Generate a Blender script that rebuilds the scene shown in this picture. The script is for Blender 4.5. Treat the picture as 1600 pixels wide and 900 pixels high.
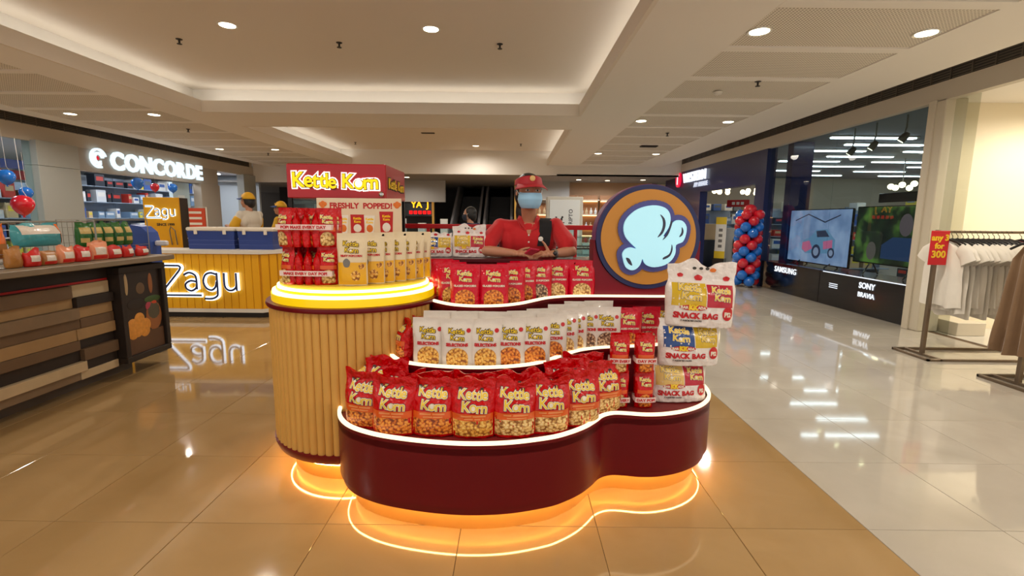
import bpy, bmesh, math, random
from mathutils import Vector, Matrix, noise
for _o in list(bpy.data.objects): bpy.data.objects.remove(_o)
SC = bpy.context.scene; COL = SC.collection
PI = math.pi; rad = math.radians
# ---------------------------------------------------------------- camera
FPX, PITCH, ROLL, EYE = 757.0, rad(8.2), rad(0.6), 1.36
_cd = bpy.data.cameras.new('camera'); CAM = bpy.data.objects.new('camera', _cd); COL.objects.link(CAM)
_cd.sensor_fit = 'HORIZONTAL'; _cd.sensor_width = 36.0; _cd.lens = 36.0*FPX/1600.0; _cd.clip_start = .05; _cd.clip_end = 200
CAM.matrix_world = Matrix.Translation((0, 0, EYE)) @ Matrix.Rotation(PI/2-PITCH, 4, 'X') @ Matrix.Rotation(ROLL, 4, 'Z')
SC.camera = CAM
# ---------------------------------------------------------------- world, exposure
W = bpy.data.worlds.new('world'); SC.world = W; W.use_nodes = True
W.node_tree.nodes['Background'].inputs[0].default_value = (1.0, .95, .89, 1)
W.node_tree.nodes['Background'].inputs[1].default_value = .75
SC.view_settings.view_transform = 'Standard'; SC.view_settings.look = 'None'
SC.view_settings.exposure = 0.16; SC.view_settings.gamma = 1.0; SC.view_settings.use_curve_mapping = False
DOWN_W = 88.0          # watts of one mall downlight
# ---------------------------------------------------------------- pixel -> place (used to survey real positions)
def ray(x, y):
    u = (x-800)/FPX; v = -(y-450)/FPX; c, s = math.cos(ROLL), math.sin(ROLL)
    u, v = u*c-v*s, u*s+v*c
    return Vector((u, math.cos(PITCH)+v*math.sin(PITCH), -math.sin(PITCH)+v*math.cos(PITCH)))
EYEP = Vector((0, 0, EYE))
def atz(x, y, z): r = ray(x, y); return EYEP+r*((z-EYE)/r.z)
def aty(x, y, Y): r = ray(x, y); return EYEP+r*(Y/r.y)
def atx(x, y, X): r = ray(x, y); return EYEP+r*(X/r.x)
# ---------------------------------------------------------------- materials
def lin(c): return c/12.92 if c <= .04045 else ((c+.055)/1.055)**2.4
def rgb(r, g, b): return (lin(r/255), lin(g/255), lin(b/255), 1)
MATS = {}
def mat(name, col, rough=.5, metal=0, coat=0, emit=None, es=0, noise_s=0, noise_a=.15, bump=0, bump_s=40, trans=0, alpha=1, spec=.5, sheen=0, bump_d=.004):
    if name in MATS: return MATS[name]
    m = bpy.data.materials.new(name); m.use_nodes = True; MATS[name] = m
    nt = m.node_tree; b = nt.nodes['Principled BSDF']; I = b.inputs
    col = rgb(*col) if max(col) > 1.001 or len(col) == 3 else col
    I['Base Color'].default_value = col; I['Roughness'].default_value = rough; I['Metallic'].default_value = metal
    I['Coat Weight'].default_value = coat; I['Coat Roughness'].default_value = .08; I['Specular IOR Level'].default_value = spec
    if trans: I['Transmission Weight'].default_value = trans
    if alpha < 1: I['Alpha'].default_value = alpha
    if sheen: I['Sheen Weight'].default_value = sheen
    if emit: I['Emission Color'].default_value = rgb(*emit); I['Emission Strength'].default_value = es
    tc = nt.nodes.new('ShaderNodeTexCoord')
    if noise_s:
        n = nt.nodes.new('ShaderNodeTexNoise'); n.inputs['Scale'].default_value = noise_s; n.inputs['Detail'].default_value = 4
        nt.links.new(tc.outputs['Object'], n.inputs['Vector'])
        mx = nt.nodes.new('ShaderNodeMix'); mx.data_type = 'RGBA'
        k = 1-noise_a
        mx.inputs[6].default_value = (col[0]*k, col[1]*k, col[2]*k, 1)
        k = 1+noise_a*.6
        mx.inputs[7].default_value = (min(1, col[0]*k), min(1, col[1]*k), min(1, col[2]*k), 1)
        nt.links.new(n.outputs['Fac'], mx.inputs[0]); nt.links.new(mx.outputs[2], I['Base Color'])
    if bump:
        n = nt.nodes.new('ShaderNodeTexNoise'); n.inputs['Scale'].default_value = bump_s; n.inputs['Detail'].default_value = 3
        nt.links.new(tc.outputs['Object'], n.inputs['Vector'])
        bp = nt.nodes.new('ShaderNodeBump'); bp.inputs['Strength'].default_value = bump; bp.inputs['Distance'].default_value = bump_d
        nt.links.new(n.outputs['Fac'], bp.inputs['Height']); nt.links.new(bp.outputs[0], I['Normal'])
    return m
def emis(name, col, s):
    if name in MATS: return MATS[name]
    m = bpy.data.materials.new(name); m.use_nodes = True; MATS[name] = m; nt = m.node_tree; nt.nodes.clear()
    e = nt.nodes.new('ShaderNodeEmission'); o = nt.nodes.new('ShaderNodeOutputMaterial')
    e.inputs[0].default_value = rgb(*col); e.inputs[1].default_value = s; nt.links.new(e.outputs[0], o.inputs[0])
    return m
def glass(name, tint=(235, 245, 245), rough=0.0, refl=.08):
    """thin window pane: mostly clear, mirror-like by Fresnel"""
    if name in MATS: return MATS[name]
    m = bpy.data.materials.new(name); m.use_nodes = True; MATS[name] = m; nt = m.node_tree; nt.nodes.clear()
    o = nt.nodes.new('ShaderNodeOutputMaterial'); mx = nt.nodes.new('ShaderNodeMixShader'); t = nt.nodes.new('ShaderNodeBsdfTransparent')
    g = nt.nodes.new('ShaderNodeBsdfGlossy'); f = nt.nodes.new('ShaderNodeFresnel'); f.inputs[0].default_value = 1.45
    t.inputs[0].default_value = rgb(*tint); g.inputs['Roughness'].default_value = rough
    ge = nt.nodes.new('ShaderNodeNewGeometry'); sb = nt.nodes.new('ShaderNodeMath'); sb.operation = 'SUBTRACT'; sb.inputs[0].default_value = 1; nt.links.new(ge.outputs['Backfacing'], sb.inputs[1])
    ml = nt.nodes.new('ShaderNodeMath'); ml.operation = 'MULTIPLY'; nt.links.new(f.outputs[0], ml.inputs[0]); nt.links.new(sb.outputs[0], ml.inputs[1])
    nt.links.new(ml.outputs[0], mx.inputs[0]); nt.links.new(t.outputs[0], mx.inputs[1]); nt.links.new(g.outputs[0], mx.inputs[2]); nt.links.new(mx.outputs[0], o.inputs[0])
    return m
def popcorn_mat(name, c1, c2, dark, scale=75):
    """heaped popcorn seen through clear film: Voronoi kernels with relief"""
    m = bpy.data.materials.new(name); m.use_nodes = True; MATS[name] = m; nt = m.node_tree; b = nt.nodes['Principled BSDF']
    tc = nt.nodes.new('ShaderNodeTexCoord'); v = nt.nodes.new('ShaderNodeTexVoronoi'); v.inputs['Scale'].default_value = scale
    nz = nt.nodes.new('ShaderNodeTexNoise'); nz.inputs['Scale'].default_value = scale*1.3
    mxv = nt.nodes.new('ShaderNodeMix'); mxv.data_type = 'VECTOR'; mxv.inputs[0].default_value = .012
    nt.links.new(tc.outputs['Object'], nz.inputs['Vector']); nt.links.new(tc.outputs['Object'], mxv.inputs[4]); nt.links.new(nz.outputs['Color'], mxv.inputs[5])
    nt.links.new(mxv.outputs[1], v.inputs['Vector'])
    r = nt.nodes.new('ShaderNodeValToRGB'); r.color_ramp.elements[0].position = .25; r.color_ramp.elements[0].color = rgb(*c1)
    r.color_ramp.elements[1].position = .75; r.color_ramp.elements[1].color = rgb(*dark)
    e = r.color_ramp.elements.new(.5); e.color = rgb(*c2)
    nt.links.new(v.outputs['Distance'], r.inputs[0]); nt.links.new(r.outputs[0], b.inputs['Base Color'])
    bp = nt.nodes.new('ShaderNodeBump'); bp.invert = True; bp.inputs['Strength'].default_value = .7; bp.inputs['Distance'].default_value = .006
    nt.links.new(v.outputs['Distance'], bp.inputs['Height']); nt.links.new(bp.outputs[0], b.inputs['Normal'])
    b.inputs['Roughness'].default_value = .45; b.inputs['Coat Weight'].default_value = .35; b.inputs['Coat Roughness'].default_value = .15
    return m
# ---------------------------------------------------------------- mesh builder
class MB:
    def __init__(s): s.v = []; s.f = []
    def add(s, v, f):
        k = len(s.v); s.v += [tuple(p) for p in v]; s.f += [tuple(i+k for i in q) for q in f]; return s
    def box(s, x0, x1, y0, y1, z0, z1):
        return s.add([(x0,y0,z0),(x1,y0,z0),(x1,y1,z0),(x0,y1,z0),(x0,y0,z1),(x1,y0,z1),(x1,y1,z1),(x0,y1,z1)],
                     [(0,3,2,1),(4,5,6,7),(0,1,5,4),(1,2,6,5),(2,3,7,6),(3,0,4,7)])
    def bbox(s, x0, x1, y0, y1, z0, z1, b=.004):
        """box with chamfered edges"""
        b = min(b, (x1-x0)/2.2, (y1-y0)/2.2, (z1-z0)/2.2)
        def ring(z, i): return [(x0+b+i,y0+i,z),(x1-b-i,y0+i,z),(x1-i,y0+b+i,z),(x1-i,y1-b-i,z),(x1-b-i,y1-i,z),(x0+b+i,y1-i,z),(x0+i,y1-b-i,z),(x0+i,y0+b+i,z)]
        v = ring(z0, b)+ring(z0+b, 0)+ring(z1-b, 0)+ring(z1, b)
        f = [tuple(range(7,-1,-1)), tuple(range(24,32))]
        for r in range(3):
            for i in range(8): j = (i+1) % 8; f.append((r*8+i, r*8+j, r*8+8+j, r*8+8+i))
        return s.add(v, f)
    def lathe(s, prof, n=24, c=(0,0,0), cap=True):
        """prof: (r,z) from bottom to top"""
        v = []; f = []
        for r, z in prof:
            for i in range(n): a = 2*PI*i/n; v.append((c[0]+r*math.cos(a), c[1]+r*math.sin(a), c[2]+z))
        for k in range(len(prof)-1):
            for i in range(n): j = (i+1) % n; f.append((k*n+i, k*n+j, k*n+n+j, k*n+n+i))
        if cap: f.append(tuple(range(n-1,-1,-1))); m = (len(prof)-1)*n; f.append(tuple(range(m, m+n)))
        return s.add(v, f)
    def tube(s, pts, r, n=8, closed=False, radii=None):
        P = [Vector(p) for p in pts]; v = []; f = []; up = None
        for i, p in enumerate(P):
            if closed: t = (P[(i+1) % len(P)]-P[i-1])
            else: t = P[min(i+1, len(P)-1)]-P[max(i-1, 0)]
            t.normalize()
            if up is None: up = Vector((0,0,1)) if abs(t.z) < .9 else Vector((1,0,0))
            a = t.cross(up); a.normalize(); b = a.cross(t); up = b
            rr = radii[i] if radii else r
            for k in range(n): q = 2*PI*k/n; v.append(p+a*(rr*math.cos(q))+b*(rr*math.sin(q)))
        m = len(P)
        for i in range(m if closed else m-1):
            i2 = (i+1) % m
            for k in range(n): j = (k+1) % n; f.append((i*n+k, i2*n+k, i2*n+j, i*n+j))
        if not closed: f.append(tuple(range(n))); f.append(tuple(range(m*n-1, m*n-n-1, -1)))
        return s.add(v, f)
    def prism(s, poly, z0, z1, axis='z'):
        """poly (ccw list of 2D) extruded; axis z: (x,y); axis y: (x,z) between y0,y1; axis x: (y,z)"""
        n = len(poly); 
        def P(p, h): return (p[0],p[1],h) if axis == 'z' else ((p[0],h,p[1]) if axis == 'y' else (h,p[0],p[1]))
        v = [P(p, z0) for p in poly]+[P(p, z1) for p in poly]
        f = [tuple(range(n-1,-1,-1)), tuple(range(n,2*n))]+[(i,(i+1) % n,n+(i+1) % n,n+i) for i in range(n)]
        return s.add(v, f)
    def ell(s, c, r, nu=14, nv=9, M=None):
        v = []; f = []
        for j in range(nv+1):
            t = PI*j/nv
            for i in range(nu): a = 2*PI*i/nu; p = Vector((r[0]*math.sin(t)*math.cos(a), r[1]*math.sin(t)*math.sin(a), -r[2]*math.cos(t))); v.append((M @ p if M else p)+Vector(c))
        for j in range(nv):
            for i in range(nu): k = (i+1) % nu; f.append((j*nu+i, j*nu+k, j*nu+nu+k, j*nu+nu+i))
        return s.add(v, f)
    def mesh(s, name, material, smooth=False, merge=False):
        me = bpy.data.meshes.new(name); me.from_pydata(s.v, [], s.f); me.update()
        bm = bmesh.new(); bm.from_mesh(me)
        if merge: bmesh.ops.remove_doubles(bm, verts=bm.verts, dist=1e-5)
        bmesh.ops.recalc_face_normals(bm, faces=bm.faces)
        bm.to_mesh(me); bm.free()
        if material: me.materials.append(material)
        if smooth: shade(me, 50 if smooth is True else smooth)
        return me
    def build(s, name, material, parent=None, smooth=False, merge=False, loc=None, rot=None):
        return put(name, s.mesh(name, material, smooth, merge), parent, loc, rot)
def shade(me, ang=50):
    me.polygons.foreach_set('use_smooth', [True]*len(me.polygons))
    bm = bmesh.new(); bm.from_mesh(me); a = rad(ang)
    for e in bm.edges: e.smooth = not (len(e.link_faces) == 2 and e.calc_face_angle(0) > a)
    bm.to_mesh(me); bm.free()
def put(name, me, parent=None, loc=None, rot=None, scale=None):
    o = bpy.data.objects.new(name, me); COL.objects.link(o)
    if parent: o.parent = parent
    if loc is not None: o.location = loc
    if rot is not None: o.rotation_euler = rot
    if scale is not None: o.scale = scale
    return o
def tag(o, label=None, cat=None, group=None, kind=None):
    if label: o['label'] = label
    if cat: o['category'] = cat
    if group: o['group'] = group
    if kind: o['kind'] = kind
    return o
def thing(name, label, cat, loc=(0,0,0), rot=None, group=None):
    o = put(name, None, None, loc, rot); o.empty_display_size = .1
    return tag(o, label, cat, group)
def struct(o): o['kind'] = 'structure'; return o
ORD = ['first','second','third','fourth','fifth','sixth','seventh','eighth','ninth','tenth','eleventh','twelfth','thirteenth','fourteenth','fifteenth','sixteenth','seventeenth','eighteenth','nineteenth','twentieth']
# ---------------------------------------------------------------- lettering
_TC = {}
def text2d(s, size=1, offset=0, spacing=1, align='CENTER', line=1):
    """flat lettering from the built-in font -> (verts2d, faces), origin at baseline"""
    k = (s, size, offset, spacing, align)
    if k in _TC: return _TC[k]
    cu = bpy.data.curves.new('lettering', 'FONT'); cu.body = s; cu.size = size; cu.align_x = align; cu.offset = offset; cu.space_character = spacing; cu.space_line = line
    cu.resolution_u = 3; cu.fill_mode = 'BOTH'
    o = bpy.data.objects.new('lettering', cu); me = bpy.data.meshes.new_from_object(o)
    bm = bmesh.new(); bm.from_mesh(me); bmesh.ops.remove_doubles(bm, verts=bm.verts, dist=1e-5); bmesh.ops.triangulate(bm, faces=bm.faces)
    v = [(p.co.x, p.co.y) for p in bm.verts]; f = [tuple(q.index for q in fc.verts) for fc in bm.faces]; bm.free()
    bpy.data.objects.remove(o); bpy.data.curves.remove(cu); bpy.data.meshes.remove(me)
    _TC[k] = (v, f); return v, f
def jumble(s, size=1, offset=0, gap=.06, seed=1, tilt=.1, lift=.06, skew=0):
    """hand-cut bouncing letters side by side, centred on x"""
    rnd = random.Random(seed); V = []; F = []; x = 0
    for ch in s:
        a = rnd.uniform(-tilt, tilt); dy = rnd.uniform(-lift, lift)*size; sc = rnd.uniform(.96, 1.06)
        if ch == ' ': x += size*.35; continue
        v0, _ = text2d(ch, size, 0, 1, 'LEFT'); v, f = text2d(ch, size, offset, 1, 'LEFT')
        xs = [p[0] for p in v0]; x0, x1 = min(xs), max(xs); c = (x0+x1)/2
        k = len(V)
        for px_, py_ in v:
            X = (px_-c)*sc; Y = py_*sc-size*.3; X, Y = X*math.cos(a)-Y*math.sin(a), X*math.sin(a)+Y*math.cos(a)
            V.append((x+(x1-x0)/2+X+skew*Y, Y+size*.3+dy))
        F += [tuple(i+k for i in q) for q in f]; x += x1-x0+gap*size
    x -= gap*size
    return [(p[0]-x/2, p[1]) for p in V], F
def o_spot(size, gap=.04):
    """centre and radius of the letter o in Korn"""
    W_ = []
    for ch in 'Korn':
        v, _ = text2d(ch, size, 0, 1, 'LEFT'); xs = [p[0] for p in v]; W_.append(max(xs)-min(xs))
    return -(sum(W_)+3*gap*size)/2+W_[0]+gap*size+W_[1]/2, size*.255, W_[1]*.30
def outline3(v2, f, depth):
    """extrude flat lettering towards -y by depth (local x right, z up, facing -y)"""
    n = len(v2); V = [(p[0], 0, p[1]) for p in v2]+[(p[0], -depth, p[1]) for p in v2]
    F = [tuple(reversed(q)) for q in f]+[tuple(i+n for i in q) for q in f]
    cnt = {}
    for q in f:
        for a, b in zip(q, q[1:]+q[:1]): cnt[(a, b)] = cnt.get((a, b), 0)+1
    for (a, b) in list(cnt):
        if (b, a) not in cnt: F.append((a, b, b+n, a+n))
    return V, F
def letters(name, s, size, material, parent, loc, rot=None, depth=.004, offset=0, spacing=1, align='CENTER', jum=None, **kw):
    v, f = jumble(s, size, offset, **jum) if jum is not None else text2d(s, size, offset, spacing, align, **kw)
    V, F = outline3(v, f, depth); return MB().add(V, F).build(name, material, parent, loc=loc, rot=rot)
def crom(pts, n=6, closed=False):
    """Catmull-Rom through 2D points"""
    P = [Vector(p) for p in pts]; out = []; m = len(P)
    for i in range(m if closed else m-1):
        p0 = P[i-1] if (i or closed) else P[0]; p1 = P[i]; p2 = P[(i+1) % m]; p3 = P[(i+2) % m] if (closed or i+2 < m) else P[-1]
        for k in range(n):
            t = k/n; out.append(.5*((2*p1)+(p2-p0)*t+(2*p0-5*p1+4*p2-p3)*t*t+(3*p1-p0-3*p2+p3)*t**3))
    if not closed: out.append(P[-1])
    return out
def inset(poly, d):
    """move an open/closed ccw outline inwards by d"""
    n = len(poly); out = []
    for i in range(n):
        a, b, c = poly[i-1], poly[i], poly[(i+1) % n]
        t1 = (b-a); t2 = (c-b)
        if t1.length < 1e-6: t1 = t2
        if t2.length < 1e-6: t2 = t1
        t1.normalize(); t2.normalize(); n1 = Vector((-t1.y, t1.x)); n2 = Vector((-t2.y, t2.x)); m = n1+n2
        m = n1 if m.length < 1e-4 else m.normalized(); k = 1/max(.5, m.dot(n1)); out.append(b+m*d*k)
    return out
# ================================================================ SETTING
XL, XR, YB, YF = -8.5, 5.2, -3.0, 24.0
ZC, ZR = 2.95, 3.36                       # soffit and coffer heights
m_ceil = mat('ceiling_paint', (238, 232, 223), .75)
m_coffer = mat('coffer_paint', (230, 220, 206), .8)
m_grout = mat('grout', (92, 70, 46), .8)
def tile_mat(name, a, b, vein):
    m = bpy.data.materials.new(name); m.use_nodes = True; nt = m.node_tree; bs = nt.nodes['Principled BSDF']
    tc = nt.nodes.new('ShaderNodeTexCoord'); oi = nt.nodes.new('ShaderNodeObjectInfo'); n = nt.nodes.new('ShaderNodeTexNoise'); n.noise_dimensions = '4D'
    n.inputs['Scale'].default_value = 2.2; n.inputs['Detail'].default_value = 6; n.inputs['Distortion'].default_value = .8
    mu = nt.nodes.new('ShaderNodeMath'); mu.operation = 'MULTIPLY'; mu.inputs[1].default_value = 20
    nt.links.new(oi.outputs['Random'], mu.inputs[0]); nt.links.new(mu.outputs[0], n.inputs['W']); nt.links.new(tc.outputs['Object'], n.inputs['Vector'])
    r = nt.nodes.new('ShaderNodeValToRGB'); r.color_ramp.elements[0].position = .3; r.color_ramp.elements[0].color = rgb(*a); r.color_ramp.elements[1].position = .7; r.color_ramp.elements[1].color = rgb(*b)
    e = r.color_ramp.elements.new(.52); e.color = rgb(*vein)
    nt.links.new(n.outputs['Fac'], r.inputs[0]); nt.links.new(r.outputs[0], bs.inputs['Base Color'])
    bs.inputs['Roughness'].default_value = .065; bs.inputs['Specular IOR Level'].default_value = .5; bs.inputs['Coat Weight'].default_value = .25; bs.inputs['Coat Roughness'].default_value = .03
    return m
m_tan = tile_mat('tan_tile', (166, 134, 88), (180, 148, 102), (173, 141, 95))
m_cream = tile_mat('cream_tile', (186, 178, 163), (198, 190, 176), (192, 184, 170))
# floor: grout bed, then every tile
fl = struct(MB().box(-15, 17, YB, YF, -.06, -.004).build('floor', m_grout))
TS = .605; X0 = -.215; Y0 = 1.99
tl = []
for i in range(-14, 10):
    for j in range(-8, 26):
        x = X0+i*TS+TS/2; y = Y0+j*TS+TS/2
        if XL-.3 < x < XR+.3 and YB < y < 17.5: tl.append((x, y))
def seen(p): return p[1] > .9 and abs(p[0]) < (p[1]+.5)*1.12 and not (abs(p[0]-.1) < .75 and 2.3 < p[1] < 3.6)
tl.sort(key=lambda p: (not seen(p), p[0]**2+p[1]**2))
h = TS/2-.0013
tmb = MB().bbox(-h, h, -h, h, -.02, 0, .0012)
tmA = tmb.mesh('tile', m_tan); tmB = tmb.mesh('tile', m_cream)
restA, restB = MB(), MB()
for k, (x, y) in enumerate(tl):
    tan = x < X0+3*TS
    if k < 300: put('tile', tmA if tan else tmB, fl, (x, y, 0))
    else: (restA if tan else restB).bbox(x-h, x+h, y-h, y+h, -.02, 0, .0012)
tag(restA.build('tile_field', m_tan, fl), kind='stuff'); tag(restB.build('pale_tile_field', m_cream, fl), kind='stuff')
# ---- ceiling
ce = MB()
CX0, CX1 = -4.86, 1.02
COF = [(-2.0, 7.85), (9.05, 15.0)]
for (x0, x1, y0, y1) in [(CX1, 1.97, YB, 18), (3.65, 4.5, YB, 18), (-5.5, CX0, YB, 16.2), (-8.0, -7.6, YB, 16.2), (CX0, CX1, YB, -2.0), (CX0, CX1, 7.85, 9.05), (1.97, 3.65, YB, .9), (1.97, 3.65, 14.7, 18), (-7.6, -5.5, YB, .9)]:
    ce.box(x0, x1, y0, y1, ZC, ZC+.08)
ce.prism([(4.5, ZC), (5.12, 3.2), (5.12, 3.3), (4.5, ZC+.1)], YB, 18, 'y'); ce.prism([(-8.0, ZC), (-8.0, ZC+.1), (-8.55, 3.15), (-8.55, 3.06)], YB, 16.2, 'y')
ce.box(-15, 17, YB, YF, 3.62, 3.66)
ceil = struct(ce.build('ceiling', m_ceil))
m_cove = emis('cove_strip', (255, 250, 240), 4.0)
for (y0, y1) in COF:
    lip = MB(); t = .03; q = .32
    for (a, b, c, d) in [(CX0-t, CX0+.006, y0-t, y1+t), (CX1-.006, CX1+t, y0-t, y1+t), (CX0+.006, CX1-.006, y0-t, y0+.006), (CX0+.006, CX1-.006, y1-.006, y1+t)]: lip.box(a, b, c, d, ZC-.004, 3.12)
    lip.build('coffer_lip', m_coffer, ceil)
    led = MB(); 
    for (a, b, c, d) in [(CX0-q, CX0-t, y0-q, y1+q), (CX1+t, CX1+q, y0-q, y1+q), (CX0, CX1, y0-q, y0-t), (CX0, CX1, y1+t, y1+q)]: led.box(a, b, c, d, 3.06, 3.09)
    for (a, b, c, d) in [(CX0-q-t, CX0-q, y0-q, y1+q), (CX1+q, CX1+q+t, y0-q, y1+q), (CX0-q, CX1+q, y0-q-t, y0-q), (CX0-q, CX1+q, y1+q, y1+q+t)]: led.box(a, b, c, d, 3.06, ZR)
    led.build('coffer_ledge', m_ceil, ceil)
    MB().box(CX0-q, CX1+q, y0-q, y1+q, ZR, ZR+.03).build('coffer_ceiling', m_coffer, ceil)
    st = MB(); 
    for (a, b, c, d) in [(CX0-.16, CX0-.11, y0, y1), (CX1+.11, CX1+.16, y0, y1), (CX0, CX1, y0-.16, y0-.11), (CX0, CX1, y1+.11, y1+.16)]: st.box(a, b, c, d, 3.09, 3.105)
    st.build('cove_light_strip', m_cove, ceil)
# perforated panels between plain strips
def perf_mat():
    m = mat('perforated_panel', (196, 184, 166), .8); nt = m.node_tree; b = nt.nodes['Principled BSDF']
    tc = nt.nodes.new('ShaderNodeTexCoord'); sep = nt.nodes.new('ShaderNodeSeparateXYZ'); nt.links.new(tc.outputs['Object'], sep.inputs[0])
    outs = []
    for ax in (0, 1):
        f = nt.nodes.new('ShaderNodeMath'); f.operation = 'MULTIPLY'; f.inputs[1].default_value = 2*PI/.028; nt.links.new(sep.outputs[ax], f.inputs[0])
        s = nt.nodes.new('ShaderNodeMath'); s.operation = 'SINE'; nt.links.new(f.outputs[0], s.inputs[0]); outs.append(s)
    ad = nt.nodes.new('ShaderNodeMath'); ad.operation = 'ADD'; nt.links.new(outs[0].outputs[0], ad.inputs[0]); nt.links.new(outs[1].outputs[0], ad.inputs[1])
    r = nt.nodes.new('ShaderNodeValToRGB'); r.color_ramp.elements[0].position = .60; r.color_ramp.elements[0].color = rgb(232, 224, 210); r.color_ramp.elements[1].position = .72; r.color_ramp.elements[1].color = rgb(140, 128, 112)
    mp = nt.nodes.new('ShaderNodeMapRange'); mp.inputs[1].default_value = -2; mp.inputs[2].default_value = 2; nt.links.new(ad.outputs[0], mp.inputs[0])
    nt.links.new(mp.outputs[0], r.inputs[0]); nt.links.new(r.outputs[0], b.inputs['Base Color'])
    return m
m_perf = perf_mat()
for (x0, x1) in [(1.97, 3.65), (-7.6, -5.5)]:
    pm = MB().bbox(-(x1-x0)/2, (x1-x0)/2, -.425, .425, 0, .04, .006).mesh('perforated_panel', m_perf)
    sm = MB().box(-(x1-x0)/2, (x1-x0)/2, -.062, .062, 0, .05).mesh('joint_strip', m_ceil)
    for k in range(15):
        yc = .9+.98*k+.49
        if yc > 16: break
        put('perforated_panel', pm, ceil, ((x0+x1)/2, yc, ZC+.008)); put('joint_strip', sm, ceil, ((x0+x1)/2, yc+.49, ZC-.002))
# ---- downlights
m_trim = mat('lamp_trim', (225, 220, 210), .3, .4)
m_lamp = emis('lamp_face', (255, 240, 205), 14.0)
ring = MB().lathe([(.078, 0), (.098, -.006), (.102, .002), (.1, .02), (.078, .02)], 28, cap=False).mesh('trim_ring', m_trim, True)
disc = MB().lathe([(.079, -.002), (.079, .004)], 28).mesh('lamp_face', m_lamp)
def downlight(x, y, z, label, group, w=1.0, col=(1, .93, .84)):
    t = thing('downlight', label, 'downlight', (x, y, z), group=group)
    put('trim_ring', ring, t); put('lamp_face', disc, t)
    ld = bpy.data.lights.new('downlight_lamp', 'SPOT'); ld.energy = DOWN_W*w; ld.spot_size = rad(174); ld.spot_blend = .6; ld.shadow_soft_size = .08; ld.color = col
    lo = bpy.data.objects.new('downlight_lamp', ld); COL.objects.link(lo); lo.parent = t; lo.location = (0, 0, -.02)
ROWS = [(.5, 'above the near end'), (4.39, 'in the nearest visible row'), (8.22, 'in the second row'), (12.24, 'in the third row')]
for k, (y, w) in enumerate(ROWS):
    for x, s in ((2.08, 'beam side'), (3.5, 'shop side')):
        downlight(x, y, ZC, f'round downlight over the pale tile aisle, {s}, {w}', 'downlights over the pale aisle', col=(1, .92, .81))
    for x, s in ((-7.15, 'shop side'), (-5.8, 'coffer side')):
        downlight(x, y-.1, ZC, f'round downlight over the far left aisle, {s}, {w}', 'downlights over the far left aisle', w=.9)
for (x, y, l) in [(-3.06, 5.5, 'left of the two in the big near ceiling coffer'), (-.9, 5.55, 'right of the two in the big near ceiling coffer'), (-3.06, 1.2, 'in the big coffer above the wooden counter end'), (-.9, 1.2, 'in the big coffer overhead in front of the kiosk'), (-3.25, 11.3, 'on the left in the far coffer'), (-.98, 11.3, 'on the right in the far coffer, nearer one'), (-1.06, 14.05, 'on the right in the far coffer, farther one')]:
    downlight(x, y, ZR, 'round downlight '+l, 'downlights in the ceiling coffers', col=(1, .92, .81))
# ---- sprinklers and small ceiling fittings
m_dark = mat('dark_fitting', (40, 34, 30), .5)
spk = MB().lathe([(.004, -.06), (.028, -.056), (.026, -.05), (.01, -.045), (.012, -.012), (.034, -.006), (.036, 0)], 12).mesh('sprinkler', m_dark, True)
for x, y, z, l in [(-3.86, 5.92, ZR, 'left of three in the near coffer'), (-2.04, 5.98, ZR, 'middle of three in the near coffer'), (-.17, 5.97, ZR, 'right of three in the near coffer'), (2.81, 5.87, ZC, 'over the pale tile aisle, nearest'), (2.85, 9.3, ZC, 'over the pale tile aisle, second'), (-6.1, 9.4, ZC, 'over the left aisle, nearest'), (-6.3, 12.8, ZC, 'over the left aisle, second'), (-4.3, 13.6, ZR, 'at the left of the far coffer'), (.2, 13.6, ZR, 'at the right of the far coffer')]:
    tag(put('sprinkler', spk, None, (x, y, z)), 'small dark ceiling sprinkler '+l, 'sprinkler', 'ceiling sprinklers')
gm = MB().box(-.16, .16, -.05, .05, -.012, 0)
for k in range(4): gm.box(-.15, .15, -.042+k*.024, -.032+k*.024, -.016, -.01)
tag(gm.build('ceiling_grille', m_dark, None, loc=(-2.05, 12.0, ZR)), 'small dark rectangular air grille in the far ceiling coffer', 'grille')
gm2 = MB().box(-.18, .18, -.08, .08, -.02, 0)
for k in range(5): gm2.box(-.17, .17, -.07+k*.03, -.058+k*.03, -.026, -.018)
tag(gm2.build('ceiling_grille', m_dark, None, loc=(2.95, 10.9, ZC)), 'dark air grille over the pale tile aisle', 'grille')
sm_ = MB().lathe([(.03, -.035), (.045, -.03), (.055, -.012), (.055, 0)], 16).mesh('smoke_detector', mat('pale_plastic', (225, 220, 210), .4), True)
tag(put('smoke_detector', sm_, None, (2.55, 6.35, ZC)), 'pale round smoke detector beside the nearest aisle sprinkler', 'detector')
# ---- bulkheads
bh = MB().box(CX0-.35, CX1+.3, 14.98, 15.15, 2.66, ZR); struct(bh.build('wall_bulkhead', m_ceil))
struct(MB().box(CX1, 5.12, 15.1, 15.2, 2.655, 3.2).build('wall_bulkhead_right', m_ceil))
struct(MB().box(-8.5, CX0, 16.2, 16.35, 2.45, 3.2).build('wall_bulkhead_aisle', m_ceil))
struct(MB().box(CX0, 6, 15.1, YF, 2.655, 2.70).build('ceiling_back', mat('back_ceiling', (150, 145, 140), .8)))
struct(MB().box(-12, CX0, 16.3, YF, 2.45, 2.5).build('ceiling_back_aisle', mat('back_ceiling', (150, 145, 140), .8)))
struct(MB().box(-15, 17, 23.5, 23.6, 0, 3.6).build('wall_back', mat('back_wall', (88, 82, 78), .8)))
for x, y, l in [(-6.9, 18.5, 'left'), (-5.6, 18.5, 'right')]: downlight(x, y, 2.45, f'round downlight in the low ceiling past the yellow counter, {l} one', 'downlights in the low back ceiling', .6)
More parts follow.
